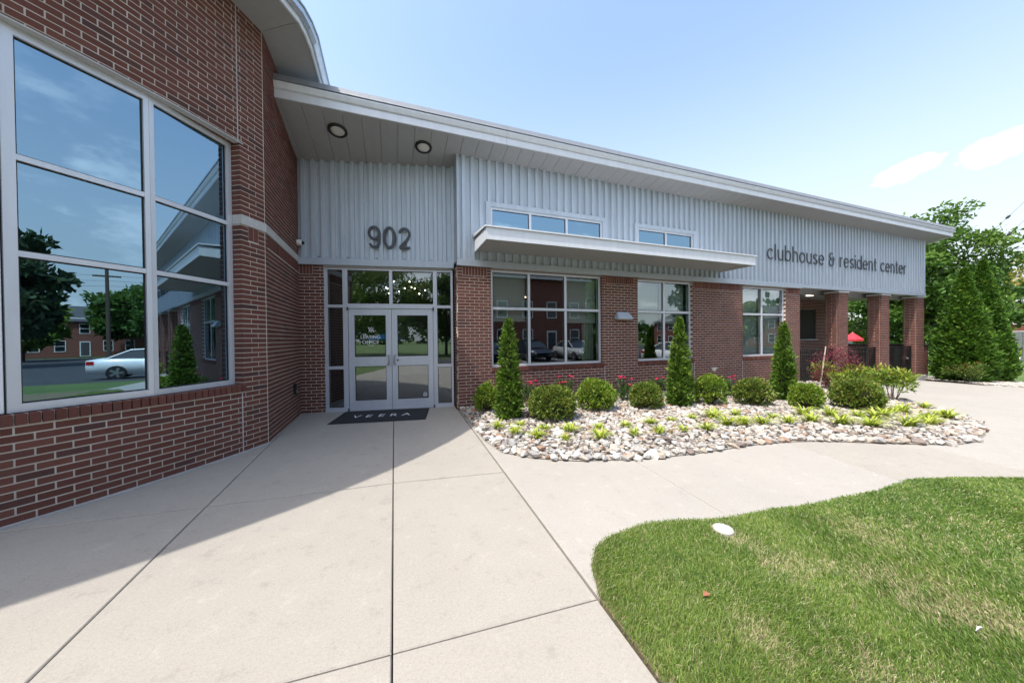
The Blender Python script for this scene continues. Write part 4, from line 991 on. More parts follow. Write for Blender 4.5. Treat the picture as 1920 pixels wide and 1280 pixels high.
def bush(name, x, y, w, h, label, mat, n, L, W_, group=None, cat='shrub', upright=.5, stems=6, zlo=.25, cl=14, smat='stem'):
    z = gz(x)+.02; root = empty(name, (x, y, z), label, cat, group)
    C = np.stack([x+(rng.random(cl)-.5)*w*.8, y+(rng.random(cl)-.5)*w*.8, z+h*(zlo+(1-zlo)*rng.random(cl)*.85)], 1)
    k = rng.integers(0, cl, n); off = rng.normal(size=(n, 3)); off = unit(off)*(rng.random(n)**.4)[:, None]
    P = C[k]+off*[w*.25, w*.25, h*.17]
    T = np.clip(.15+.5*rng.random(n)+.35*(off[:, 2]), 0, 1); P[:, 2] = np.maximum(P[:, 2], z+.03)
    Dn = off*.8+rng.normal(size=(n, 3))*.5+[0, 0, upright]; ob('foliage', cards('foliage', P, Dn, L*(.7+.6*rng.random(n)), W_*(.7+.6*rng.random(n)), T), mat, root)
    m = MB()
    for c in C[:stems*2:2]:
        b = Vector((x+(c[0]-x)*.18, y+(c[1]-y)*.18, z-.03)); e = Vector(c); mid = b.lerp(e, .55)+Vector((0, 0, .04)); m.tube([b, mid, e], [.011, .008, .003], 5)
    m.build('stem', smat, root); return root
bush('yellow_green_shrub', 12.25, 6.0, .75, .78, 'yellow-green leafy shrub behind the red maple', 'leaf_yellow', 900, .10, .034)
bush('yellow_green_shrub', 11.55, 4.85, .95, .82, 'yellow-green leafy shrub behind the largest boxwood', 'leaf_yellow', 1500, .105, .034)
bush('yellow_green_shrub', 10.85, 4.02, .66, .84, 'open yellow-green shrub with bare stems at the bed corner', 'leaf_yellow', 1000, .105, .034, zlo=.48, stems=7)
bush('heavenly_bamboo', 20.75, 5.75, .85, .86, 'low green and rust-red bush before the conical arborvitae', 'leaf_nandina', 1700, .075, .028)
bush('red_maple', 11.62, 5.45, 1.0, 1.28, 'small purple-red lace-leaf maple in front of the patio fence', 'leaf_red', 3000, .06, .022, cat='tree', upright=-.35, zlo=.12, cl=17)
t = empty('plant_stake', (11.343, 5.63, gz(11.3)), 'pale wooden stake leaning by the red maple', 'stake'); m = MB(); m.tube([(11.30, 5.63, gz(11.3)-.05), (11.35, 5.57, .5), (11.40, 5.52, 1.2)], [.019, .017, .013], 7); m.build('pole', 'stake', t)
m = MB(); m.tube([(11.36, 5.55, .62), (11.55, 5.52, .60), (11.7, 5.55, .55)], .005, 5); m.build('tie', 'gasket', t)
RS = [(2.752, 6.45, .40, .58, 5, 'rose bush with red blooms left under the wide window'), (3.376, 6.02, .48, .70, 7, 'rose bush with red blooms at the middle of the wide window'), (4.924, 6.15, .38, .58, 6, 'rose bush with red blooms below the wall light'),
      (6.05, 6.2, .32, .58, 3, 'rose bush with one bloom left of the middle column tree'), (7.65, 5.6, .30, .52, 3, 'rose bush low on the plain brick pier')]
for x, y, w, h, nf, lb in RS:
    t = bush('rose_bush', x, y, w, h*.86, lb, 'leaf_rose', 650, .045, .026, 'red roses along the wall', upright=.4, cl=10); z = gz(x)
    for k in range(nf):
        fx, fy, fz = x+random.uniform(-.5, .5)*w, y-random.uniform(.0, .4)*w, z+h*random.uniform(.72, 1.08); m = MB()
        for j in range(9):
            a = j*2.4; r = .012+.012*(j/9); dv = Vector((math.cos(a), math.sin(a), .9-.8*j/9)).normalized(); sd_ = dv.cross(Vector((0, 0, 1))).normalized(); b = Vector((fx, fy, fz))
            m.face([b, b+dv*.03+sd_*.022, b+dv*.048, b+dv*.03-sd_*.022])
        m.build('bloom', 'rose_petal', t); m = MB(); m.tube([(x, y, z+.1), (fx, fy, fz)], .004, 4); m.build('cane', 'leaf_rose', t)
# lime tufts
def tuft_mesh(seed):
    r = np.random.default_rng(seed); V = []; F = []; T = []
    for k in range(64):
        a = r.random()*6.283; L = .13+.10*r.random(); bend = .55+.85*r.random(); w = .006+.003*r.random(); c, s = math.cos(a), math.sin(a); i = len(V); b = r.normal(size=2)*.018
        for j, tt in enumerate((0, .4, .75, 1)):
            rad = L*bend*tt**1.4*.85; zz = L*(tt*1.05-.55*bend*tt*tt); ww = w*(1, 1.1, .8, .1)[j]
            V += [(b[0]+c*rad-s*ww, b[1]+s*rad+c*ww, zz), (b[0]+c*rad+s*ww, b[1]+s*rad-c*ww, zz)]
        for j in range(3): F.append((i+2*j, i+2*j+1, i+2*j+3, i+2*j+2)); T.append(min(1, r.random()*.75+.12*j))
    me = mesh_np('grass_tuft', V, F, T); me.materials.append(MT['leaf_lime']); return me
TM = [tuft_mesh(k) for k in range(6)]
TUFT = [(1.555, 5.003), (1.682, 4.572), (1.931, 4.991), (1.926, 4.284), (2.21, 4.651), (2.546, 4.43), (2.262, 4.044), (3.038, 4.361), (2.744, 3.887), (3.507, 4.308), (3.329, 3.874), (4.006, 4.298), (3.721, 3.795), (4.44, 4.274), (4.133, 3.751), (4.939, 4.289), (4.529, 3.677), (5.328, 4.191), (5.104, 3.763), (5.868, 4.154), (5.419, 3.736), (5.387, 3.68), (5.706, 3.606), (6.31, 3.806), (6.108, 3.451), (7.018, 3.716), (6.566, 3.378), (7.383, 3.519), (6.844, 3.122), (7.794, 3.308), (7.131, 2.87), (7.35, 2.98), (7.9, 3.15), (8.305, 3.181), (9.164, 3.258), (8.9, 3.3), (7.673, 2.67), (10.086, 3.298), (8.208, 2.618), (8.45, 2.72), (9.468, 2.891), (9.2, 2.75)]
tufts = []
for i, (x, y) in enumerate(TUFT):
    o = link(bpy.data.objects.new('grass_tuft', TM[i % 6])); sc = random.uniform(.7, 1.2)*(1.0 if x < 5 else 1.2)*(.75 if i in (7, 9, 4) else 1)
    o.location = (x, y, gz(x)+.055); o.rotation_euler = (0, 0, random.random()*6.28); o.scale = (sc, sc, sc*random.uniform(.85, 1.1))
    tufts.append(o)
ORD = 'first second third fourth fifth sixth seventh eighth ninth tenth eleventh twelfth thirteenth fourteenth fifteenth sixteenth seventeenth eighteenth nineteenth twentieth twenty-first twenty-second twenty-third twenty-fourth'.split()
def front_y(x): return float(np.interp(x, [1.2, 1.3, 1.6, 2.1, 2.8, 3.6, 4.65, 5.3, 5.75, 6.3, 6.8, 7.7, 8.5, 9.5, 10.3], [4.7, 4.1, 3.7, 3.4, 3.2, 3.1, 3.05, 2.97, 2.8, 2.5, 2.28, 2.04, 2.15, 2.48, 2.95]))
for nm_, sel in (('front', [o for o in tufts if o.location.y-front_y(o.location.x) < .85]), ('back', [o for o in tufts if o.location.y-front_y(o.location.x) >= .85])):
    for k, o in enumerate(sorted(sel, key=lambda q: q.location.x)): tag(o, 'lime-green grass tuft, %s from the entrance in the %s row' % (ORD[min(k, 23)], nm_), 'grass tuft', 'lime grass tufts in the rock bed')

# ================================================================== rock bed
BED = [(1.252, 6.52), (1.245, 5.721), (1.225, 4.68), (1.306, 4.081), (1.612, 3.716), (2.064, 3.444), (2.826, 3.2), (3.587, 3.096), (4.654, 3.052), (5.272, 2.969), (5.745, 2.81), (6.266, 2.538), (6.77, 2.277), (7.237, 2.082), (7.705, 2.042), (8.474, 2.154), (9.485, 2.481), (10.252, 2.95), (10.847, 3.536), (11.373, 3.945), (12.6, 4.8), (14.2, 6.0), (14.6, 6.8), (1.252, 6.80)]
def inpoly(P, poly):
    x, y = P[:, 0], P[:, 1]; r = np.zeros(len(P), bool); q = np.array(poly)
    for (x0, y0), (x1, y1) in zip(q, np.roll(q, -1, 0)):
        c = (y0 > y) != (y1 > y); r ^= c & (x < (x1-x0)*(y-y0)/(y1-y0+1e-12)+x0)
    return r
def edgedist(P, poly, closed=True):
    q = np.array(poly); d = np.full(len(P), 1e9)
    for a, b in zip(q, np.roll(q, -1, 0)) if closed else zip(q, q[1:]):
        ab = b-a; t = np.clip(((P-a) @ ab)/(ab @ ab+1e-12), 0, 1); d = np.minimum(d, np.hypot(*(P-a-t[:, None]*ab).T))
    return d
sheet('planting_bed', BED, 'bed_soil', .012)
def rock_mesh(seed):
    bm = bmesh.new(); bmesh.ops.create_icosphere(bm, subdivisions=2 if seed < 2 else 1, radius=1); V = np.array([v.co for v in bm.verts]); r = np.random.default_rng(seed)
    F = np.array([[v.index for v in f.verts] for f in bm.faces]); bm.free()
    for k in range(15):                                    # chop flat faces so that it looks broken, then round a little
        n = unit(r.normal(size=(1, 3)))[0]; d = .42+.33*r.random(); h = V @ n; V = np.where((h > d)[:, None], V-n*(h-d)[:, None]*.97, V)
    V *= 1.42; V *= [1+.45*r.random(), .75+.35*r.random(), .5+.3*r.random()]; V *= (1+.05*vnoise(V*2, 2, seed))[:, None]; return V, F
RM = [rock_mesh(k) for k in range(10)]
rmesh = []
for V, F in RM: me = mesh_np('river_rock', V, F); me.materials.append(MT['rock']); rmesh.append(me)
sp = .072; gx, gyy = np.meshgrid(np.arange(1.2, 14.6, sp), np.arange(2.0, 6.85, sp)); P = np.stack([gx.ravel(), gyy.ravel()], 1); P = P+rng.uniform(-.5, .5, P.shape)*sp*.9
P = P[inpoly(P, BED)]; ed = edgedist(P, BED[1:21], False); P = P[ed > .05]; ed = ed[ed > .05]
size = .022+.030*rng.random(len(P))**1.7; size[rng.random(len(P)) < .06] *= 1.5
# border stones
bp = []; q = np.array(BED[1:20])
for a, b in zip(q, q[1:]):
    L_ = np.hypot(*(b-a)); n = max(1, int(round(L_/.105)))
    for k in range(n): bp.append(a+(b-a)*(k+.5)/n)
bp = np.array(bp); cen = np.array([6., 4.6]); inw = cen-bp; inw /= np.hypot(*inw.T)[:, None]; bp = bp+inw*(.008+.06*rng.random(len(bp)))[:, None]+rng.normal(size=bp.shape)*.012
bs = .034+.036*rng.random(len(bp)); bs[rng.random(len(bp)) < .12] *= 1.25
AP = np.vstack([bp, P]); AS = np.concatenate([bs, size]); isb = np.arange(len(AP)) < len(bp)
hz = np.where(isb, .028, .028+.03*np.clip(np.concatenate([np.zeros(len(bp)), ed])/.5, 0, 1))
dist = np.hypot(*AP.T); rank = np.argsort(-AS/dist); single = set(rank[:300].tolist())
Vs = []; Fs = []; Ts = []; off = 0
for i in range(len(AP)):
    x, y = AP[i]; s = AS[i]; kk = int(rng.integers(0, 10)); rot = (rng.uniform(-.35, .35), rng.uniform(-.35, .35), rng.uniform(0, 6.28)); z = gz(x)+hz[i]+.25*s*rng.random()
    if i in single:
        o = link(bpy.data.objects.new('river_rock', rmesh[kk])); o.location = (x, y, z); o.rotation_euler = rot; o.scale = (s, s, s)
        w = 'edging the curved concrete walk' if isb[i] else 'in the planting bed before the brick wall'
        kc = ('white', 'white', 'grey', 'tan', 'grey', 'white', 'tan', 'dark brown', 'rust-brown', 'white')[int(rng.integers(0, 10))]; o.material_slots[0].link = 'OBJECT'; o.material_slots[0].material = MT['rock_'+kc]
        d_ = ('large ' if s > .062 else 'small ')+kc; tag(o, d_+' broken river rock '+w, 'rock', d_+' river rocks '+w)
    else:
        kk = 4+kk % 6; V, F = RM[kk]; cx, sx = math.cos(rot[2]), math.sin(rot[2]); ca, sa = math.cos(rot[0]), math.sin(rot[0])
        W_ = V @ np.array([[1, 0, 0], [0, ca, sa], [0, -sa, ca]]) @ np.array([[cx, sx, 0], [-sx, cx, 0], [0, 0, 1]])
        Vs.append(W_*s+[x, y, z]); Fs.append(F+off); Ts.append(np.full(len(F), rng.random()*.93)); off += len(V)
o = ob('river_rocks', mesh_np('river_rocks', np.vstack(Vs), np.vstack(Fs), np.concatenate(Ts)), 'rock_joined'); tag(o, 'white, tan and brown river rocks filling the planting bed', 'rocks', kind='stuff')
# gravel strip past the patio
GR = [(20.95, 7.25), (20.75, 5.9), (20.05, 5.15), (20.1, 4.2), (20.4, 1.0), (22.4, 1.0), (23.6, 4.6), (25.2, 6.3), (25, 7.6), (21.4, 7.6)]
sheet('gravel_strip', GR, 'gravel_base', .0)
pp = rng.uniform([20, 1], [25.2, 7.6], (5200, 2)); pp = pp[inpoly(pp, GR)][:2600]; Vs = []; Fs = []; Ts = []; off = 0
for x, y in pp:
    V, F = RM[4+int(rng.integers(0, 6))]; s = .03+.035*rng.random(); Vs.append(V*s+[x, y, gz(x)+.015]); Fs.append(F+off); Ts.append(np.full(len(F), rng.random()*.75)); off += len(V)
o = ob('gravel', mesh_np('gravel', np.vstack(Vs), np.vstack(Fs), np.concatenate(Ts)), 'rock_joined'); tag(o, 'pale loose stones under the conical arborvitae', 'gravel', kind='stuff')

# ================================================================== lawn
LAWN = [(1.08, 1.098), (1.091, 1.301), (1.094, 1.57), (1.205, 1.828), (1.341, 1.975), (1.534, 2.047), (1.868, 2.078), (2.13, 2.034), (2.45, 1.92), (2.653, 1.894), (3.097, 1.849), (3.498, 1.776), (3.811, 1.763), (4.368, 1.714), (5.017, 1.733), (5.457, 1.6), (6.136, 1.331), (7.4, .95), (8.2, .6), (8.2, -2.4), (6, -2.6), (1.1, -4.0), (1.07, -.5)]
lw_ = [tuple(q) for q in LAWN]
sheet('lawn_verge', [(8.21, .6), (12.45, .2), (12.45, -5.4), (1.1, -5.4), (1.1, -4.0), (6, -2.61), (8.21, -2.41)], 'far_grass', -.02)
sheet('lawn', LAWN, 'lawn_soil', .005, step=True, cell=.5)
def grass():
    n = 760000; P = rng.uniform([1.05, -.9], [7.6, 2.1], (n, 2)); P = P[inpoly(P, LAWN)]; d = edgedist(P, LAWN); dist = np.hypot(P[:, 0], P[:, 1])
    keep = rng.random(len(P)) < np.clip((2.6/dist)**1.15, .12, 1); P, d, dist = P[keep], d[keep], dist[keep]; P = P+rng.normal(size=P.shape)*.011*(d < .05)[:, None]
    a = np.arctan2(P[:, 0], P[:, 1]); k = (a < R_(88)) & (P[:, 1] > -.75); P, d, dist = P[k], d[k], dist[k]; n = len(P)
    Q = np.column_stack([P, np.zeros(n)]); dry = sum(a_*np.exp(-((P[:, 0]-x_)**2+(P[:, 1]-y_)**2)/r_**2) for x_, y_, r_, a_ in ((1.68, 1.06, .13, 1.1), (2.5, 1.2, .24, .7), (2.78, .97, .22, 1.0), (2.95, .78, .20, .9), (3.3, 1.33, .25, .7), (2.32, 1.70, .13, .9), (2.4, 1.38, .22, .5), (3.9, 1.1, .4, .5), (1.9, .8, .2, .5), (2.2, .5, .25, .7)))
    dryc = np.clip(dry*(.75+.75*vnoise(Q, 7.0, 9))+.30*vnoise(Q, 11, 3)-.12, 0, .8)
    h = (.020+.030*rng.random(n)**1.4)*(1-.35*dryc)*np.clip(.45+d/.10, .5, 1)*(1+.25*vnoise(Q, 3, 21)+.16*vnoise(Q, 13, 22)); w = (.0009+.0012*rng.random(n)**1.5)*np.clip(dist/2.0, 1, 3.2)
    th = rng.random(n)*6.283; wind = vnoise(Q, 1.8, 31)*2.2; lean = .25+.75*rng.random(n); la = wind+rng.normal(size=n)*.9
    lx, ly = np.cos(la)*lean*h, np.sin(la)*lean*h; z0 = gzn(P[:, 0])+.010; sx, sy = np.cos(th)*w, np.sin(th)*w
    V = np.empty((n, 5, 3)); V[:, 0] = np.column_stack([P[:, 0]-sx, P[:, 1]-sy, z0]); V[:, 1] = np.column_stack([P[:, 0]+sx, P[:, 1]+sy, z0])
    V[:, 2] = np.column_stack([P[:, 0]-sx*.8+lx*.35, P[:, 1]-sy*.8+ly*.35, z0+h*.6]); V[:, 3] = np.column_stack([P[:, 0]+sx*.8+lx*.35, P[:, 1]+sy*.8+ly*.35, z0+h*.6])
    V[:, 4] = np.column_stack([P[:, 0]+lx, P[:, 1]+ly, z0+h*(1-.3*lean)])
    b = np.arange(n)[:, None]*5; F = np.concatenate([b+[0, 1, 3], b+[0, 3, 2], b+[2, 3, 4]], 1).reshape(-1, 3)
    T = np.clip(.04+.60*rng.random(n)+.16*vnoise(Q, 2.6, 77)+.10*vnoise(Q, 9, 78), 0, .70); dd = rng.random(n) < .06+.62*dryc; T[dd] = .80+.2*rng.random(dd.sum())
    return mesh_np('grass', V, F, np.repeat(T, 3))
o = ob('grass', grass(), 'grass'); tag(o, 'mown green lawn with dry straw patches beside the walk', 'grass', kind='stuff')
x, y = 2.36, 1.775
t = empty('cleanout_cap', (x, y, .02), 'white round plastic cap set in the lawn edge', 'cap'); m = MB(); m.lathe([(.072, 0), (.072, .024), (.066, .032), (.01, .035)], Matrix.Translation((x, y, .01)), 24); m.build('lid', 'cap_plastic', t)
m = MB(); m.box(x-.018, x+.018, y-.018, y+.018, .044, .054); m.build('nut', 'white_plastic', t)
def dryleaf(x, y, mat, nm, lb, cat, L=.05, W_=.02):
    m = MB(); z = gz(x)+.05; m.face([(x, y, z), (x+L*.5, y+W_, z+.012), (x+L, y-.004, z+.004)]); m.face([(x, y, z), (x+L, y-.004, z+.004), (x+L*.5, y-W_, z+.010)]); m.face([(x, y, z-.001), (x+L, y-.004, z+.002), (x+L*.5, y+W_, z+.010)])
    o = m.build(nm, mat); tag(o, lb, cat)
dryleaf(1.62, 1.34, 'leaf_dry', 'fallen_leaf', 'curled brown fallen leaf in the lawn', 'leaf'); dryleaf(2.68, .71, 'paper', 'paper_scrap', 'thin white scrap lying in the lawn', 'litter', .065, .004)

# ================================================================== patio fence, gate, furniture
def fence(x0, x1, lb, y=7.02, mesh=False, nm='metal_fence', cat='fence'):
    zb = gz((x0+x1)/2)+.06; zt = 1.02; t = empty(nm, ((x0+x1)/2, y, zb-.06), lb, cat, None)
    for z in (zt, zt-.16, zb+.04): m = MB(); m.box(x0, x1, y-.018, y+.018, z-.018, z+.018); m.build('rail', 'black_metal', t)
    n = int((x1-x0)/.105)
    pm = None
    for k in range(n+1):
        xx = x0+.02+(x1-x0-.04)*k/n
        if pm is None: m = MB(); m.box(-.009, .009, -.009, .009, zb-.04, zt-.02); pm = m.mesh('picket'); pm.materials.append(MT['black_metal'])
        o = link(bpy.data.objects.new('picket', pm)); o.location = (xx, y, 0); par_to(o, t)
    for xx in (x0+.03, x1-.03): m = MB(); m.box(xx-.03, xx+.03, y-.03, y+.03, zb-.1, zt+.03); m.build('post', 'black_metal', t)
    if mesh:
        m = MB(); z = zb+.05
        while z < zt-.03: m.box(x0+.05, x1-.05, y-.028, y-.022, z-.0035, z+.0035); z += .055
        xx = x0+.07
        while xx < x1-.06: m.box(xx-.0035, xx+.0035, y-.034, y-.0285, zb+.04, zt-.03); xx += .05
        m.build('wire_mesh', 'black_metal', t)
    return t
fence(12.73, 14.88, 'black picket fence between the front wall and first column'); fence(15.47, 17.05, 'black picket fence right of the first patio column')
fence(17.06, 17.65, 'narrow black mesh panel left of the middle column', mesh=True); g1 = fence(18.23, 20.35, 'black mesh gate between the last two columns', mesh=True, nm='patio_gate', cat='gate')
m = MB(); m.box(18.95, 19.35, 6.96, 7.0, -.2, .98); m.build('kick_panel', 'black_metal', g1)
m = MB(); m.lathe([(.05, 0), (.05, .04), (.02, .05)], Matrix.Translation((19.95, 6.98, .52)) @ Matrix.Rotation(R_(90), 4, 'X'), 14); m.build('knob', 'rim', g1)
t = empty('covered_grill', (18.9, 10.3, gz(18)), 'grill under a pale blue cover on the patio', 'grill')
m = MB(); m.lathe([(.30, 0), (.34, .5), (.36, .85), (.33, 1.08), (.18, 1.2), (.02, 1.22)], Matrix.Translation((21.9, 10.6, -.4)) @ Matrix.Diagonal((1.6, 1, 1, 1)), 16); m.build('cover', 'grill_cover', t, smooth=True)
m = MB(); m.tube([(21.4, 10.3, -.45), (22.4, 10.3, -.45)], .05, 8); m.build('wheel_bar', 'black_metal', t)
def umbrella(x, y, z0, h, r, mat, lb):
    t = empty('patio_umbrella', (x, y, z0), lb, 'umbrella'); m = MB(); m.tube([(x, y, z0), (x, y, z0+h)], .025, 8); m.build('pole', 'white_plastic', t)
    m = MB(); n = 8
    for k in range(n):
        a, b = 2*math.pi*k/n, 2*math.pi*(k+1)/n; q = lambda u, rr, zz: (x+math.cos(u)*rr, y+math.sin(u)*rr, zz)
        m.face([q(a, r, z0+h-.45), q(b, r, z0+h-.45), (x, y, z0+h)]); m.face([q(a, r, z0+h-.57), q(b, r, z0+h-.57), q(b, r, z0+h-.45), q(a, r, z0+h-.45)])
    m.build('canopy', mat, t)
umbrella(27.5, 11.95, -.6, 2.3, .52, 'umbrella_red', 'red patio umbrella beyond the columns'); umbrella(-8.6, -14.5, -.1, 2.2, 1.5, 'umbrella_blue', 'blue umbrella mirrored in the entrance doors')
m = MB(); m.box(24.5, 29, 12.6, 12.8, -.6, 1.2); tag(m.build('screen_wall', 'fence_grey', bevel=.01), 'dark screen wall below the red umbrella', 'wall')

# ================================================================== trees, houses, cars
def tree(name, x, y, h, cz, rx, rz, lb, mat, n, L=.24, group=None, ncl=55, z0=None, trunk=.16):
    z0 = gz(x)-.07 if z0 is None else z0; root = empty(name, (x, y, z0), lb, 'tree', group)
    C = unit(rng.normal(size=(ncl, 3)))*(.35+.62*rng.random(ncl)**.6)[:, None]*[rx, rx, rz]+[x, y, z0+cz]; cr = (.20+.16*rng.random(ncl))*rx
    k = rng.integers(0, ncl, n); off = unit(rng.normal(size=(n, 3)))*(rng.random(n)**.45)[:, None]; P = C[k]+off*(cr[k])[:, None]*[1, 1, .7]
    T = np.clip(.3+.35*rng.random(n)+.2*off[:, 2]+.15*rng.normal(size=ncl)[k], 0, 1); ob('crown', cards('crown', P, off*.5+rng.normal(size=(n, 3))*.7+[0, 0, -.1], L*(.6+.7*rng.random(n)), L*.55*(.6+.6*rng.random(n)), T), mat, root)
    m = MB(); top = Vector((x, y, z0+cz)); m.tube([(x, y, z0-.1), (x+.05, y, z0+cz*.45), top], [trunk, trunk*.75, trunk*.35], 9)
    for c in C[:16]: b = Vector((x, y, z0+cz*random.uniform(.4, .85))); e = Vector(c); m.tube([b, b.lerp(e, .5)+Vector((0, 0, .2)), e], [trunk*.32, trunk*.2, trunk*.06], 5)
    m.build('trunk', 'bark', root); return root
tree('leafy_tree', 34.8, 11.0, 10, 5.7, 3.3, 4.9, 'large leafy green tree rising behind the patio end', 'leaf_tree_mid', 19000, .30, ncl=85)
tree('leafy_tree', 37.5, 16.3, 7, 3.4, 3.0, 3.0, 'bright green tree seen between the first two columns', 'leaf_tree_light', 7000, .3)
tree('leafy_tree', 36.0, 13.6, 8, 3.9, 2.4, 3.7, 'dark green tree seen between the last two columns', 'leaf_tree', 7000, .3)
tree('leafy_tree', 52, 13.4, 8.5, 5.2, 2.6, 3.4, 'green tree behind the far brick house at the right edge', 'leaf_tree', 6000, .34)
tree('leafy_tree', 78, 16.4, 13, 8.6, 5.5, 5.2, 'golden-green tree over the far house roof', 'leaf_tree_gold', 7000, .5)
BG = 'trees across the road, seen mirrored in the glass'
RT = [(-9, -17, 9.5, 6, 4.2, 4.0, 'leaf_tree_light', 'light green tree mirrored in the entrance transom'), (-15, -22, 11, 7, 5, 5, 'leaf_tree', 'dark tree mirrored behind the entrance doors'), (-4, -19, 8, 5, 3.4, 3.4, 'leaf_tree', 'green tree mirrored beside the apartment building'),
      (20, -18, 9, 6, 3.6, 3.6, 'leaf_tree_light', 'light green tree mirrored in the four-pane window'), (37.5, -16.8, 13, 7.0, 3.4, 5.4, 'leaf_pine', 'tall dark pine mirrored at the edge of the rotunda glass'), (52, -22.5, 8, 4.2, 3.0, 3.0, 'leaf_tree_light', 'light green tree mirrored beside the pine'),
      (62, -17.5, 10, 6.3, 4.0, 4.4, 'leaf_tree', 'round green tree mirrored behind the utility pole'), (56, -10.5, 10, 6.0, 5, 4.5, 'leaf_tree', 'low green tree mirrored above the white car'), (48, 0.5, 9, 5.5, 4.0, 4.4, 'leaf_tree', 'dark tree mirrored beside the clubhouse corner')]
for x, y, h, cz, rx, rz, mt_, lb in RT: tree('mirrored_tree', x, y, h, cz, rx, rz, lb, mt_, 9000, .7 if abs(x) > 30 else .36, BG)
def wood():
    n = 16000; a = rng.random(n)*2*math.pi; R0 = 105+18*rng.random(n); h = (7+4*np.sin(a*9)+2.5*np.sin(a*23+1)+2*np.sin(a*51))*rng.random(n)**.7
    P = np.stack([8+np.cos(a)*R0, np.sin(a)*R0, h-.6], 1); k = ~((a > R_(35)) & (a < R_(150))); P = P[k]; n = len(P)
    return cards('far_wood', P, rng.normal(size=(n, 3))+[0, 0, .3], 2.4*(.6+.8*rng.random(n)), 1.7*(.6+.6*rng.random(n)), tones(n))
tag(ob('far_wood', wood(), 'leaf_tree'), 'distant belt of trees round the site', 'wood', kind='stuff')
def house(name, lb, loc, rz_, w, dp, h, nx, roof=2.4, door=True, rowsz=((.9, 1.45), (3.5, 1.35))):
    x, y, z = loc; M = Matrix.Translation(loc) @ Matrix.Rotation(rz_, 4, 'Z'); t = empty(name, loc, lb, 'building'); T = lambda a, b, c: M @ Vector((a, b, c))
    f = Fr(T(0, 0, 0)[:2], (M.to_3x3() @ Vector((1, 0, 0)))[:2], (M.to_3x3() @ Vector((0, -1, 0)))[:2])
    m = MB(); m.hexa([T(a, b, c) for c in (0, h) for a, b in ((0, 0), (w, 0), (w, dp), (0, dp))]); m.build('wall', 'house_brick', t)
    m = MB(); e = .45; A = [T(-e, -e, h), T(w+e, -e, h), T(w+e, dp+e, h), T(-e, dp+e, h)]; R0, R1 = T(dp*.35, dp/2, h+roof), T(w-dp*.35, dp/2, h+roof)
    m.face([A[0], A[1], R1, R0]); m.face([A[2], A[3], R0, R1]); m.face([A[1], A[2], R1]); m.face([A[3], A[0], R0]); m.face([A[3], A[2], A[1], A[0]]); ro = m.build('roof', 'shingle', t)
    m = MB(); m.fbox(f, -e, w+e, e-.02, e+.02, h-.14, h+.03); m.build('eave_board', 'house_trim', ro)
    for i in range(nx):
        s = w*(i+.5)/nx
        for z0, hh in rowsz:
            if door and z0 < 2 and i % 3 == 1:
                m = MB(); m.fbox(f, s-.5, s+.5, 0, .05, z+.1, z+2.3); dd = m.build('door', 'house_trim', t); m = MB(); m.fbox(f, s-.38, s+.38, .05, .06, z+.2, z+2.15); m.build('panel', 'interior_dark', dd); continue
            m = MB(); q = .08
            for a, b, c, d in ((s-.5, s+.5, z0-q, z0), (s-.5, s+.5, z0+hh, z0+hh+q), (s-.5, s-.5+q, z0, z0+hh), (s+.5-q, s+.5, z0, z0+hh), (s-.42, s+.42, z0+hh/2-.03, z0+hh/2+.03)): m.fbox(f, a, b, 0, .05, z+c, z+d)
            wo_ = m.build('window', 'house_trim', t); m = MB(); m.fbox(f, s-.42, s+.42, .0, .012, z+z0, z+z0+hh); m.build('pane', 'car_glass', wo_)
    return t
house('brick_house', 'far brick house with grey roof at the right edge', (56.5, 13.4, -.55), R_(-90), 16, 9, 4.7, 8, 2.6, rowsz=((.9, 1.3), (3.0, 1.3)))
house('row_house', 'long brick row house mirrored below the utility pole', (68, -14, -.55), R_(-90-14), 26, 9, 5.2, 12, 2.6)
house('row_house', 'brick house end mirrored at the edge of the rotunda glass', (60, -30.0, -.55), R_(-90-25), 14, 9, 5.2, 6, 2.4)
house('apartment_house', 'brick apartment house mirrored in the front windows', (17, -12.6, -.1), R_(180), 19, 10, 6.9, 8, 2.0)
m = MB(); 
fe = empty('board_fence', (44, 7, -.55), 'grey board fence before the far brick house', 'fence')
for k in range(16): m = MB(); m.box(43.95, 44.0, 10.1-.5*(k+1)+.01, 10.1-.5*k-.01, -.55, 1.62+.03*random.random()); m.build('board', 'fence_grey', fe)
sheet('far_sidewalk', [(33.5, -2), (34.8, -2), (34.8, 30), (33.5, 30)], 'line_paint', -.055)
t = empty('marker_stake', (29, 6.55, -.55), 'thin white marker stake with yellow tip in the far grass', 'stake')
m = MB(); m.tube([(29, 6.5, -.55), (29.05, 6.42, .35)], .025, 6); m.build('rod', 'white_plastic', t); m = MB(); m.tube([(29.05, 6.42, .35), (29.07, 6.39, .75)], .03, 6); m.build('tip', 'leaf_lime', t)
for P_, lb in (((24.35, 5.67, 6.42), 'upper slanting guy wire with insulator at the right edge'), ((24.36, 5.64, 5.71), 'lower slanting guy wire with insulator at the right edge')):
    P_ = Vector(P_); dv = Vector((.06, -.26, .37)).normalized(); t = empty('guy_wire', P_-dv*1.6, lb, 'wire'); m = MB(); m.tube([P_-dv*1.4, P_+dv*9], .006, 5); m.build('cable', 'sign_dark', t); m = MB(); m.tube([P_-dv*.09, P_-dv*.04, P_+dv*.04, P_+dv*.09], [.015, .045, .045, .015], 8); m.build('insulator', 'sign_dark', t)
t = empty('utility_pole', (39.4, -11.3, -.55), 'wooden utility pole mirrored in the rotunda glass', 'pole'); m = MB(); m.tube([(39.4, -11.3, -.6), (39.4, -11.3, 8.6)], [.17, .12], 9); m.build('shaft', 'bark', t)
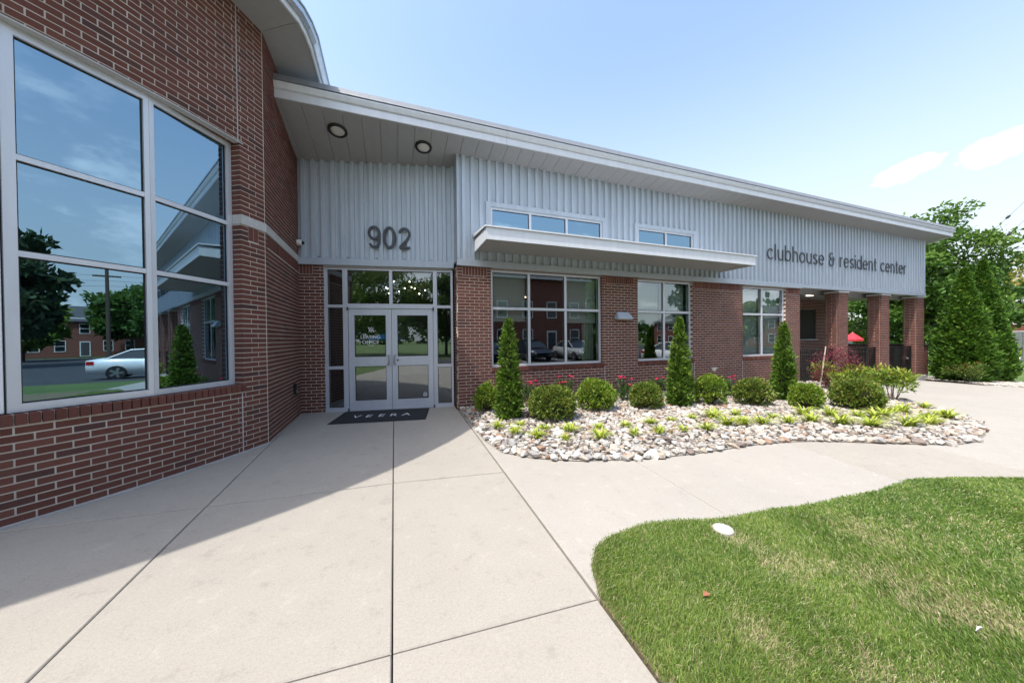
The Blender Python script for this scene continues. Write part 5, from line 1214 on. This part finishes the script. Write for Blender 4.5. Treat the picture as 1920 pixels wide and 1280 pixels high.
m = MB(); m.box(39.3, 39.5, -12.2, -10.4, 7.9, 8.02); m.build('crossarm', 'bark', t)
for k in range(3):
    w_ = empty('overhead_wire', (39.4, -11.9+.6*k, 8), ('top', 'middle', 'bottom')[k]+' overhead wire mirrored in the rotunda glass', 'wire'); m = MB(); m.tube([(39.4, -11.9+.6*k, 8.05-.5*k), (60, -60, 8.0-.5*k)], .012, 4); m.tube([(39.4, -11.9+.6*k, 8.05-.5*k), (45, 40, 8-.5*k)], .012, 4); m.build('cable', 'sign_dark', w_)
def car(lb, loc, rz_, paint):
    t = empty('parked_car', loc, lb, 'car'); M = Matrix.Translation(loc) @ Matrix.Rotation(rz_, 4, 'Z')     # nose towards +x
    sec = [(-2.38, .45, .62, .62), (-2.34, .32, .95, .80), (-1.9, .26, 1.03, .88), (-1.2, .24, 1.02, .90), (0, .22, .98, .91), (1.2, .24, .93, .90), (1.95, .26, .84, .86), (2.30, .32, .70, .76), (2.38, .42, .58, .62)]
    m = MB(); rings = []
    for x, z0, z1, w in sec:
        k = len(m.V); zm = z0+(z1-z0)*.55
        for yy, zz in ((-w*.93, z0), (-w, zm), (-w*.93, z1-.04), (-w*.80, z1), (w*.80, z1), (w*.93, z1-.04), (w, zm), (w*.93, z0)): m.V.append(tuple(M @ Vector((x, yy, zz))))
        rings.append(k)
    for a, b in zip(rings, rings[1:]):
        for j in range(8): m.F.append((a+j, a+(j+1) % 8, b+(j+1) % 8, b+j)); m.T.append(0)
    m.F.append(tuple(rings[0]+j for j in range(8))); m.F.append(tuple(rings[-1]+j for j in reversed(range(8)))); m.T += [0, 0]
    m.build('body', paint, t, smooth=True)
    prof = [(-1.75, .98), (-.95, 1.40), (.15, 1.45), (1.12, .95)]; m = MB(); V = [[M @ Vector((x, s*(.80 if z < 1.1 else .62), z)) for x, z in prof] for s in (-1, 1)]
    m.face(V[0]); m.face(list(reversed(V[1])))
    for i in (0, 2): m.face([V[0][i], V[1][i], V[1][i+1], V[0][i+1]])
    m.build('side_window', 'car_glass', t); m = MB(); R4 = [M @ Vector(q) for q in ((-1.0, -.64, 1.405), (.2, -.64, 1.455), (.2, .64, 1.455), (-1.0, .64, 1.405), (-1.0, -.6, 1.44), (.2, -.6, 1.485), (.2, .6, 1.485), (-1.0, .6, 1.44))]; m.hexa(R4)
    for s in (-1, 1):
        m.tube([M @ Vector((-1.78, s*.80, .98)), M @ Vector((-.97, s*.63, 1.41)), M @ Vector((.17, s*.63, 1.46)), M @ Vector((1.14, s*.80, .95))], .035, 6); m.tube([M @ Vector((-.3, s*.80, .98)), M @ Vector((-.35, s*.63, 1.43))], .03, 5)
    m.build('roof', paint, t)
    for x in (-1.42, 1.42):
        for s in (-1, 1):
            Mw = M @ Matrix.Translation((x, s*.80, .33)) @ Matrix.Rotation(s*R_(-90), 4, 'X'); m = MB(); m.lathe([(.22, -.1), (.33, -.09), (.335, .09), (.31, .115), (.22, .115)], Mw, 20); wh = m.build('wheel', 'tyre', t)
            m = MB(); m.lathe([(.06, .10), (.06, .125)], Mw, 10)
            for k in range(5): a = k*1.2566; c_, s_ = math.cos(a), math.sin(a); m.hexa([Mw @ Vector(q) for q in ((-s_*.035, c_*.035, .10), (s_*.035, -c_*.035, .10), (c_*.23+s_*.05, s_*.23-c_*.05, .10), (c_*.23-s_*.05, s_*.23+c_*.05, .10), (-s_*.035, c_*.035, .122), (s_*.035, -c_*.035, .122), (c_*.23+s_*.05, s_*.23-c_*.05, .119), (c_*.23-s_*.05, s_*.23+c_*.05, .119))])
            m.build('rim', 'rim', wh)
    for s in (-1, 1):
        m = MB(); m.hexa([M @ Vector(q) for q in ((2.12, s*.45, .60), (2.32, s*.45, .60), (2.24, s*.76, .62), (2.0, s*.82, .62), (2.12, s*.45, .72), (2.28, s*.45, .71), (2.2, s*.74, .74), (2.0, s*.80, .76))]); m.build('headlight', 'head_glass', t)
        m = MB(); m.hexa([M @ Vector(q) for q in ((-2.37, s*.45, .72), (-2.2, s*.45, .72), (-2.1, s*.86, .74), (-2.33, s*.80, .74), (-2.36, s*.45, .88), (-2.2, s*.45, .88), (-2.1, s*.85, .90), (-2.32, s*.79, .90))]); m.build('tail_light', 'tail_red', t)
    m = MB(); m.hexa([M @ Vector(q) for q in ((2.33, -.42, .40), (2.385, -.42, .40), (2.385, .42, .40), (2.33, .42, .40), (2.33, -.42, .54), (2.375, -.42, .54), (2.375, .42, .54), (2.33, .42, .54))]); m.build('grille', 'gasket', t)
car('white sedan mirrored in the rotunda glass', (16.1, -.7, gz(16.1)-.05), R_(80), 'car_white'); car('dark blue car mirrored in the wide window', (9.6, -8.6, -.09), R_(90), 'car_black'); car('silver car mirrored in the wide window', (13.4, -8.6, -.16), R_(90), 'car_silver'); car('black car mirrored at the left of the wide window', (6.4, -8.7, -.07), R_(90), 'car_black')
for k in range(5): sheet('parking_line', [(4.8+3.4*k, -11), (4.92+3.4*k, -11), (4.92+3.4*k, -6), (4.8+3.4*k, -6)], 'line_paint', -.055)
print('objects', len(bpy.data.objects), 'faces', sum(len(o.data.polygons) for o in bpy.data.objects if o.type == 'MESH'))
